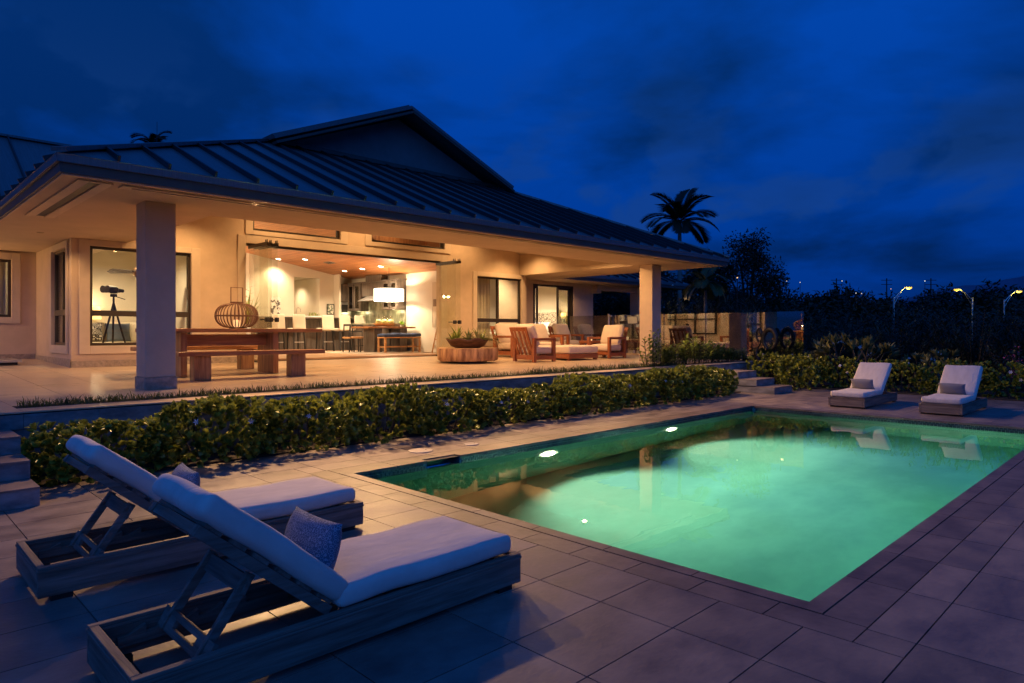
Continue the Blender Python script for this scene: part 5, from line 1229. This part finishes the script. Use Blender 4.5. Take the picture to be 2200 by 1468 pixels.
# fallen petals and litter near the hedge stay off; ginger clumps by the right column
def ginger_mesh(seed, n, hmax):
    rnd = random.Random(seed); mb = MB(); st = MB()
    for q in range(n):
        bx, by = rnd.gauss(0,.14), rnd.gauss(0,.08); h = rnd.uniform(.5,1)*hmax; lean = Vector((rnd.gauss(0,.15), rnd.gauss(0,.15), 1)).normalized()
        st.tube([(bx,by,0), tuple(Vector((bx,by,0))+lean*h)], [.006,.003], 5); a0 = rnd.uniform(0,6)
        for k in range(9):
            p = Vector((bx,by,0))+lean*h*(.15+.85*k/8); a = a0 + math.pi*k + rnd.uniform(-.4,.4); d = Vector((math.cos(a),math.sin(a),rnd.uniform(.3,1.1))); lance(mb, p, d, Vector((0,0,1)), rnd.uniform(.16,.28), .055, .3)
    return mb, st
rnd = random.Random(9)
for q, (x, y, h) in enumerate(((13.05,8.62,.75),(13.55,8.62,.42),(13.95,8.66,.48),(14.35,8.62,.44),(14.8,8.6,.62),(15.2,8.62,.50),(15.6,8.65,.46),(16.0,8.62,.42),(16.4,8.62,.36),(16.75,8.6,.30))):
    mb, st = ginger_mesh(40+q, 20, h*1.1); lab = ('tall yellow green ginger plant left of the right column planting' if q == 0 else 'leafy yellow green ginger clump by the right column, %s from the left' % ORD[q])
    t = T('ginger_plant', lab, 'plant', (x,y,.63), 0, 'ginger planted along the terrace edge'); mb.build('leaves', m_ging, t, smooth=True); st.build('stems', m_stem, t)
for q, (x, y) in enumerate(((17.25,8.5),)):
    mb, st = ginger_mesh(90, 8, .34); t = T('ginger_plant', 'small yellow green clump at the foot of the glass fence', 'plant', (x,y,.63)); mb.build('leaves', m_ging, t); st.build('stems', m_stem, t)
# oleander bushes behind the fence
def oleander(seed, h, w, n):
    rnd = random.Random(seed); mb = MB(); st = MB()
    for q in range(n):
        a = rnd.uniform(0,6.28); r = w*math.sqrt(rnd.random())*.5; bx, by = r*.5*math.cos(a), r*.5*math.sin(a)
        H = h*rnd.uniform(.45,1.0); tx, ty = r*1.5*math.cos(a), r*1.5*math.sin(a)
        pts = [Vector((bx+(tx-bx)*t**1.4, by+(ty-by)*t**1.4, H*t)) for t in (0,.3,.6,.85,1)]
        st.tube(pts, [.014,.012,.009,.006,.003], 4)
        for k in range(15):
            t = .22+.78*k/14; i = min(3, int(t*4)); f = t*4-i; i2 = min(4, i+1); p = pts[i].lerp(pts[i2], f if i < 4 else 0)
            for u in range(3):
                b = rnd.uniform(0,6.28); d = Vector((math.cos(b),math.sin(b),rnd.uniform(.2,1.3))); lance(mb, p, d, Vector((0,0,1)), rnd.uniform(.15,.25), .032, .12)
    return mb.mesh('leaves'), st.mesh('stems')
ok = [oleander(300+q, 2.3, 2.2, 120) for q in range(3)]
for a, b in ok: a.materials.append(m_olea); b.materials.append(m_stem)
rnd = random.Random(15); spots = []
for y in (-2.6,-.9,.8,2.4,4.0,5.6,7.2,8.8,10.4,12.2,14.0): spots.append((20.6+rnd.uniform(-.5,.5), y, rnd.uniform(.72,.92)))
for y in (-3.5,-1.4,.6,2.6,4.6,6.6,8.6,10.8,13,15.4,18): spots.append((23.6+rnd.uniform(-.6,.6), y, rnd.uniform(.82,1.0) if y < 9 else rnd.uniform(1.0,1.3)))
for q, (x, y, s_) in enumerate(spots):
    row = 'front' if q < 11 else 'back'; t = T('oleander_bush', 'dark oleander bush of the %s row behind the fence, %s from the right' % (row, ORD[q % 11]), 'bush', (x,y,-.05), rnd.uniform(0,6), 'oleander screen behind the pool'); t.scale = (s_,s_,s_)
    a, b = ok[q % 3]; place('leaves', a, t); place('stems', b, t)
# plumeria with big leaf rosettes
def plumeria(seed, lab, loc, sc):
    rnd = random.Random(seed); mb = MB(); st = MB(); fm = MB()
    def br(p, d, L, r, lvl):
        q = p + d*L; st.tube([tuple(p), tuple(p+d*L*.5+Vector((0,0,.02))), tuple(q)], [r, r*.85, r*.8], 6)
        if lvl == 0:
            rosette(mb, rnd, q, (d+Vector((0,0,.4))).normalized(), 13, .30, .085)
            if rnd.random() < .35:
                for _ in range(4): starflower(fm, q+Vector((rnd.uniform(-.06,.06),rnd.uniform(-.06,.06),rnd.uniform(.08,.16))), Vector((-.6,-.6,.6)), .05)
            return
        for k in range(rnd.choice((2,3))):
            a = rnd.uniform(0,6.28); e = (d + Vector((math.cos(a),math.sin(a),rnd.uniform(-.1,.5)))*.75).normalized(); br(q, e, L*rnd.uniform(.7,.95), r*.75, lvl-1)
    for k in range(4):
        a = k*1.6+rnd.uniform(-.3,.3); br(Vector((.05*math.cos(a),.05*math.sin(a),0)), Vector((math.cos(a)*.7,math.sin(a)*.7,.8)).normalized(), .48, .035, 2)
    t = T('plumeria', lab, 'shrub', loc, 0, 'plumerias by the fence'); t.scale = (sc,)*3
    mb.build('leaves', m_plum, t, smooth=True); st.build('branches', m_btrunk, t); fm.build('flowers', m_flower, t)
plumeria(5, 'plumeria with broad leaf rosettes right of the glass fence', (18.25,6.1,0), 1.0)
plumeria(8, 'smaller plumeria behind the nearer far lounger', (18.7,4.3,0), .72)
plumeria(12, 'spreading low plumeria in front of the glass fence end', (18.1,6.9,.1), .6)
# bougainvillea
rnd = random.Random(31); mb = MB(); fm = MB(); st = MB()
for q in range(26):
    a = rnd.uniform(0,6.28); pts = [Vector((0,0,0)), Vector((.35*math.cos(a),.35*math.sin(a),.55)), Vector((.75*math.cos(a),.75*math.sin(a),rnd.uniform(.7,1.2)))]; st.tube(pts, [.012,.008,.004], 4)
    for k in range(22):
        t = rnd.uniform(.3,1)*2; i = min(1,int(t)); p = pts[i].lerp(pts[i+1], t-i)+Vector((rnd.gauss(0,.05),rnd.gauss(0,.05),rnd.gauss(0,.05))); d = Vector((rnd.gauss(0,1),rnd.gauss(0,1),rnd.gauss(.3,1)))
        leaf(mb, p, d, Vector((0,0,1)), .07, .05)
        if q % 3 == 0 and k > 9: 
            for u in range(2): leaf(fm, p+Vector((rnd.gauss(0,.03),rnd.gauss(0,.03),rnd.gauss(0,.03))), Vector((rnd.gauss(0,1),rnd.gauss(0,1),rnd.gauss(0,1))), Vector((0,0,1)), .045, .042)
bg_ = T('bougainvillea', 'bougainvillea with pink blossoms behind the right hedge', 'shrub', (18.9,2.75,0)); mb.build('leaves', m_olea, bg_); fm.build('blossoms', m_pink, bg_); st.build('stems', m_stem, bg_)

# ---------------------------------------------------------------- palms and trees
def palm(lab, loc, H, r0, nf, FL, lm, seed, lean=(0,0), up=.9, leaflet=.42, droop=.085):
    rnd = random.Random(seed); t = T('palm_tree', lab, 'palm tree', loc, 0, 'palms')
    pts = [(lean[0]*s_*s_, lean[1]*s_*s_, H*s_) for s_ in [i/14 for i in range(15)]]
    MB().tube(pts, [r0*(1.35-.5*i/14)+.012*(i % 2) for i in range(15)], 12).build('trunk', m_trunk, t, smooth=True); top = Vector(pts[-1])
    MB().tube([tuple(top), tuple(top+Vector((0,0,.7*FL*.35)))], [r0*.95, r0*.45], 10).build('crownshaft', m_palmy, t, smooth=True); top = top+Vector((0,0,.2*FL))
    for q in range(nf):
        a = q*2.399+rnd.uniform(-.15,.15); el = R(85-78*((q/(nf-1))**.8))*up; d = Vector((math.cos(a)*math.cos(el), math.sin(a)*math.cos(el), math.sin(el))); p = top.copy(); mb = MB(); P = [p.copy()]; D = [d.copy()]; n = 22
        for i in range(n): p = p + d*(FL/n); d = (d+Vector((0,0,-droop-.03*i/n))).normalized(); P.append(p.copy()); D.append(d.copy())
        mb.tube(P, [.022*(1-.85*i/n) for i in range(n+1)], 4)
        for i in range(3, n+1):
            f = i/n; s_ = D[i].cross(Vector((0,0,1))).normalized(); upv = s_.cross(D[i])
            for sg in (-1,1):
                for h_ in (0,.33,.66):
                    L_ = leaflet*(math.sin(math.pi*min(1,f*.86+.10))**.6)*rnd.uniform(.85,1.1); pp = P[i]-D[i]*(FL/n)*h_
                    lance(mb, pp, s_*sg*.8+D[i]*.75+upv*.35+Vector((0,0,-.18)), upv, L_, .05*FL/1.6, .18)
        mb.build('frond', lm, t)
    return t
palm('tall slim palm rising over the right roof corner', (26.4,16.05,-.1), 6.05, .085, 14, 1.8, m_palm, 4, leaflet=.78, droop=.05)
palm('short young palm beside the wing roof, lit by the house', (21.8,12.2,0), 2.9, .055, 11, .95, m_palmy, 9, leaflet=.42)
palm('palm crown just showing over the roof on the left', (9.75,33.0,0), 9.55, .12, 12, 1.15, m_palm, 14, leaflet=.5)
def tree_mesh(seed, H, Rr, nl, ls, limbs=9, base=.35, nc=26):
    rnd = random.Random(seed); mb = MB(); st = MB(); cl = []
    st.tube([(0,0,0),(rnd.uniform(-.1,.1)*H*.3,0,H*.25),(0,rnd.uniform(-.1,.1)*H*.3,H*.55)], [H*.035,H*.026,H*.016], 7)
    for q in range(nc):
        a = rnd.uniform(0,6.28); e = rnd.uniform(-.25,1.4); r = Rr*rnd.uniform(.45,1.0); c = Vector((math.cos(a)*math.cos(e)*r, math.sin(a)*math.cos(e)*r, H*(base+.30) + math.sin(e)*H*(1-base-.30)*rnd.uniform(.6,1))); cl.append((c, Rr*rnd.uniform(.20,.36)))
        if q < limbs: st.tube([(0,0,H*rnd.uniform(.2,.5)), tuple(c*.6+Vector((0,0,H*.15))), tuple(c)], [H*.014,H*.009,H*.004], 5)
    for q in range(nl):
        c, r = cl[q % nc]; v = Vector((rnd.gauss(0,1),rnd.gauss(0,1),rnd.gauss(0,.8))); v = v.normalized()*r*rnd.uniform(.3,1.05); lance(mb, c+v, Vector((rnd.gauss(0,1),rnd.gauss(0,1),rnd.gauss(0,.8)))+v.normalized()*.8, Vector((rnd.gauss(0,1),rnd.gauss(0,1),1)), ls*rnd.uniform(.7,1.3), ls*.42, .1)
    return mb.mesh('crown'), st.mesh('trunk')
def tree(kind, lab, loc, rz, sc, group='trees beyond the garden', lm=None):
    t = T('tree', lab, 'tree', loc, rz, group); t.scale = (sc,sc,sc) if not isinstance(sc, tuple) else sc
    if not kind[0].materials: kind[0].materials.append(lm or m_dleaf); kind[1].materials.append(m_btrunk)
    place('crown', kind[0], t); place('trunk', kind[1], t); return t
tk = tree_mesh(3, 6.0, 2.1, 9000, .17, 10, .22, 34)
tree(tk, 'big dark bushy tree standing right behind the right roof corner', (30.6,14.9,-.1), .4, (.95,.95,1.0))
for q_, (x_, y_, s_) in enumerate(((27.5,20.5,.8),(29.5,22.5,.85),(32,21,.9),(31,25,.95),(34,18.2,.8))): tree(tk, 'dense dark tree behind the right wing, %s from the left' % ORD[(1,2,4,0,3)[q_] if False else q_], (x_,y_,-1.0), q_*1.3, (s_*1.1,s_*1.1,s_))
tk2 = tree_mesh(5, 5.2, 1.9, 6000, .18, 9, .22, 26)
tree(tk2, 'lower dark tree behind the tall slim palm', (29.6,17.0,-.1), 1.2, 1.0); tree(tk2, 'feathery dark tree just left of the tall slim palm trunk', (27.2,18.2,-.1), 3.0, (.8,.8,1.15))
fk = [tree_mesh(60+q, 6.0, 4.2, 2600, .55, 6, .12, 30) for q in range(3)]
rnd = random.Random(50); n = 20
for q in range(n):
    ang = R(45.36) - math.atan((1560 + q*36 - 1100)/1438.) ; dist = (75,95,62)[q % 3]+rnd.uniform(-6,6); s_ = rnd.uniform(.95,1.25)*(dist/85)
    if 9 < q < 17 and q % 3 == 2: s_ *= .8
    tree(fk[q % 3], 'dark round tree of the far tree line, %s from the left' % ORD[q], (dist*math.cos(ang)/math.cos(ang-R(45.36)), dist*math.sin(ang)/math.cos(ang-R(45.36)), -.8), rnd.uniform(0,6), (s_*1.15,s_*1.15,s_), 'far tree line')
# mountain far off on the right
m = MB(); n = 40
for i in range(n+1):
    px = 1560 + i*30; ang = R(45.36) - math.atan((px-1100)/1438.); d0 = 1400/math.cos(ang-R(45.36)); t = i/n
    h = min(230, max(0, 104 + .20*(px-2040))) + 3*math.sin(i*.9) + 2*math.sin(i*2.3)
    m.v += [(d0*math.cos(ang), d0*math.sin(ang), -5), (d0*1.15*math.cos(ang), d0*1.15*math.sin(ang), h), (d0*1.6*math.cos(ang), d0*1.6*math.sin(ang), -5)]
for i in range(n): m.f += [(3*i,3*i+3,3*i+4,3*i+1),(3*i+1,3*i+4,3*i+5,3*i+2)]
S(m.build('mountain', mat('far_mountain',(.10,.12,.20),.95,var=.1,scale=.02), smooth=True))
# street lamps
m_bulb = emit('sodium_lens', (1,.62,.02), 1.5)
def street(lab, base, arm, H, e):
    t = T('street_lamp', lab, 'street lamp', (base[0],base[1],-.8), 0, 'street lamps along the road'); h = H+.8
    MB().tube([(0,0,0),(0,0,h-.8)], [.09,.06], 10).build('pole', m_steel, t)
    MB().tube([(0,0,h-1.0),(arm[0]*.5,arm[1]*.5,h-.45),(arm[0],arm[1],h-.02)], [.05,.045,.04], 8).build('arm', m_steel, t); MB().tube([(0,0,h-1.5),(arm[0]*.62,arm[1]*.62,h-.4)], .025, 6).build('brace', m_steel, t)
    a = Vector((arm[0],arm[1],0)).normalized(); c = Vector((arm[0],arm[1],h)); MB().rbox(tuple(c+a*.3),(.40,.40,.10),.04,2).build('head', m_steel, t, smooth=True)
    MB().lathe([(.06,-.2),(.18,-.15),(.22,-.07),(.22,-.06)], 16, tuple(c+a*.3)).build('lens', m_bulb, t, smooth=True)
    lamp('street_bulb', 'POINT', (base[0]+arm[0]*1.1, base[1]+arm[1]*1.1, H-.35), e, (1,.78,.10), radius=.2)
def far_xy(px, d):
    u = (px-1100)/1438.; A_ = R(45.36); return (d*(math.cos(A_)+math.sin(A_)*u), d*(math.sin(A_)-math.cos(A_)*u))
street('nearest yellow street lamp with its arm to the right', far_xy(1920,54), (.66,-.66), 5.05, 60)
street('street lamp at the right whose arm points left', far_xy(2089,58), (-.75,.75), 5.15, 40)
street('rightmost street lamp beside the lit treetop', far_xy(2157,58), (.72,-.72), 5.0, 40)
# utility poles and scattered distant lamps
for q, px in enumerate((1797,1905,2000)):
    ang = R(45.36) - math.atan((px-1100)/1438.); d0 = 140/math.cos(ang-R(45.36)); t = T('utility_pole', ('utility pole left of the nearest street lamp','second utility pole, just above the nearest street lamp','rightmost of the three utility poles')[q], 'utility pole', (d0*math.cos(ang),d0*math.sin(ang),0), 0, 'utility poles on the horizon')
    MB().tube([(0,0,0),(0,0,12.6)], [.16,.11], 8).build('post', m_dark, t)
    for z in (12.2,11.3): MB().bar((-.8,.8,z),(.8,-.8,z),.12,.12).build('cross_arm', m_dark, t)
dl = [(1584,597,(1,.55,.12),9),(1648,608,(.85,.95,1),30),(1625,609,(1,.9,.7),5),(1690,604,(1,.8,.5),7),(1719,607,(1,.8,.5),6),(1809,604,(1,.85,.55),10),(1914,621,(1,.5,.3),5),(1987,604,(1,.95,.85),9),(1839,630,(1,.9,.8),6),(1851,631,(1,.85,.7),5)]
where = ['warm orange lamp glowing among the tree branches','brightest white lamp on the horizon','faint lamp left of the brightest white one','small warm lamp right of the brightest white one','second small warm lamp right of the brightest white one','warm lamp above the roofline left of the street lamps','tiny reddish lamp by the nearest street lamp pole','lone white lamp right of the nearest street lamp','left one of two tiny lamps below the tree line','right one of two tiny lamps below the tree line']
for q, (px, py, c, st_) in enumerate(dl):
    d0 = 58 if q != 0 else 27; u = (px-1100)/1438.; A_ = R(45.36); X = d0*(math.cos(A_)+math.sin(A_)*u); Y = d0*(math.sin(A_)-math.cos(A_)*u); z = 1.42+d0*(713-py)/1438.
    t = T('distant_lamp', where[q], 'lamp', (X,Y,z), 0, 'distant lamps'); r = (.035 if q != 0 else .025)*(1.5 if q == 1 else 1)
    MB().lathe([(.3*r,-r),(r,-.4*r),(r,.4*r),(.3*r,r)], 10).build('bulb', emit('distant_bulb_%d' % q, c, .7+st_*.08), t, smooth=True); MB().tube([(0,0,-r),(0,0,-r-1.2)], .02, 5).build('post', m_dark, t)
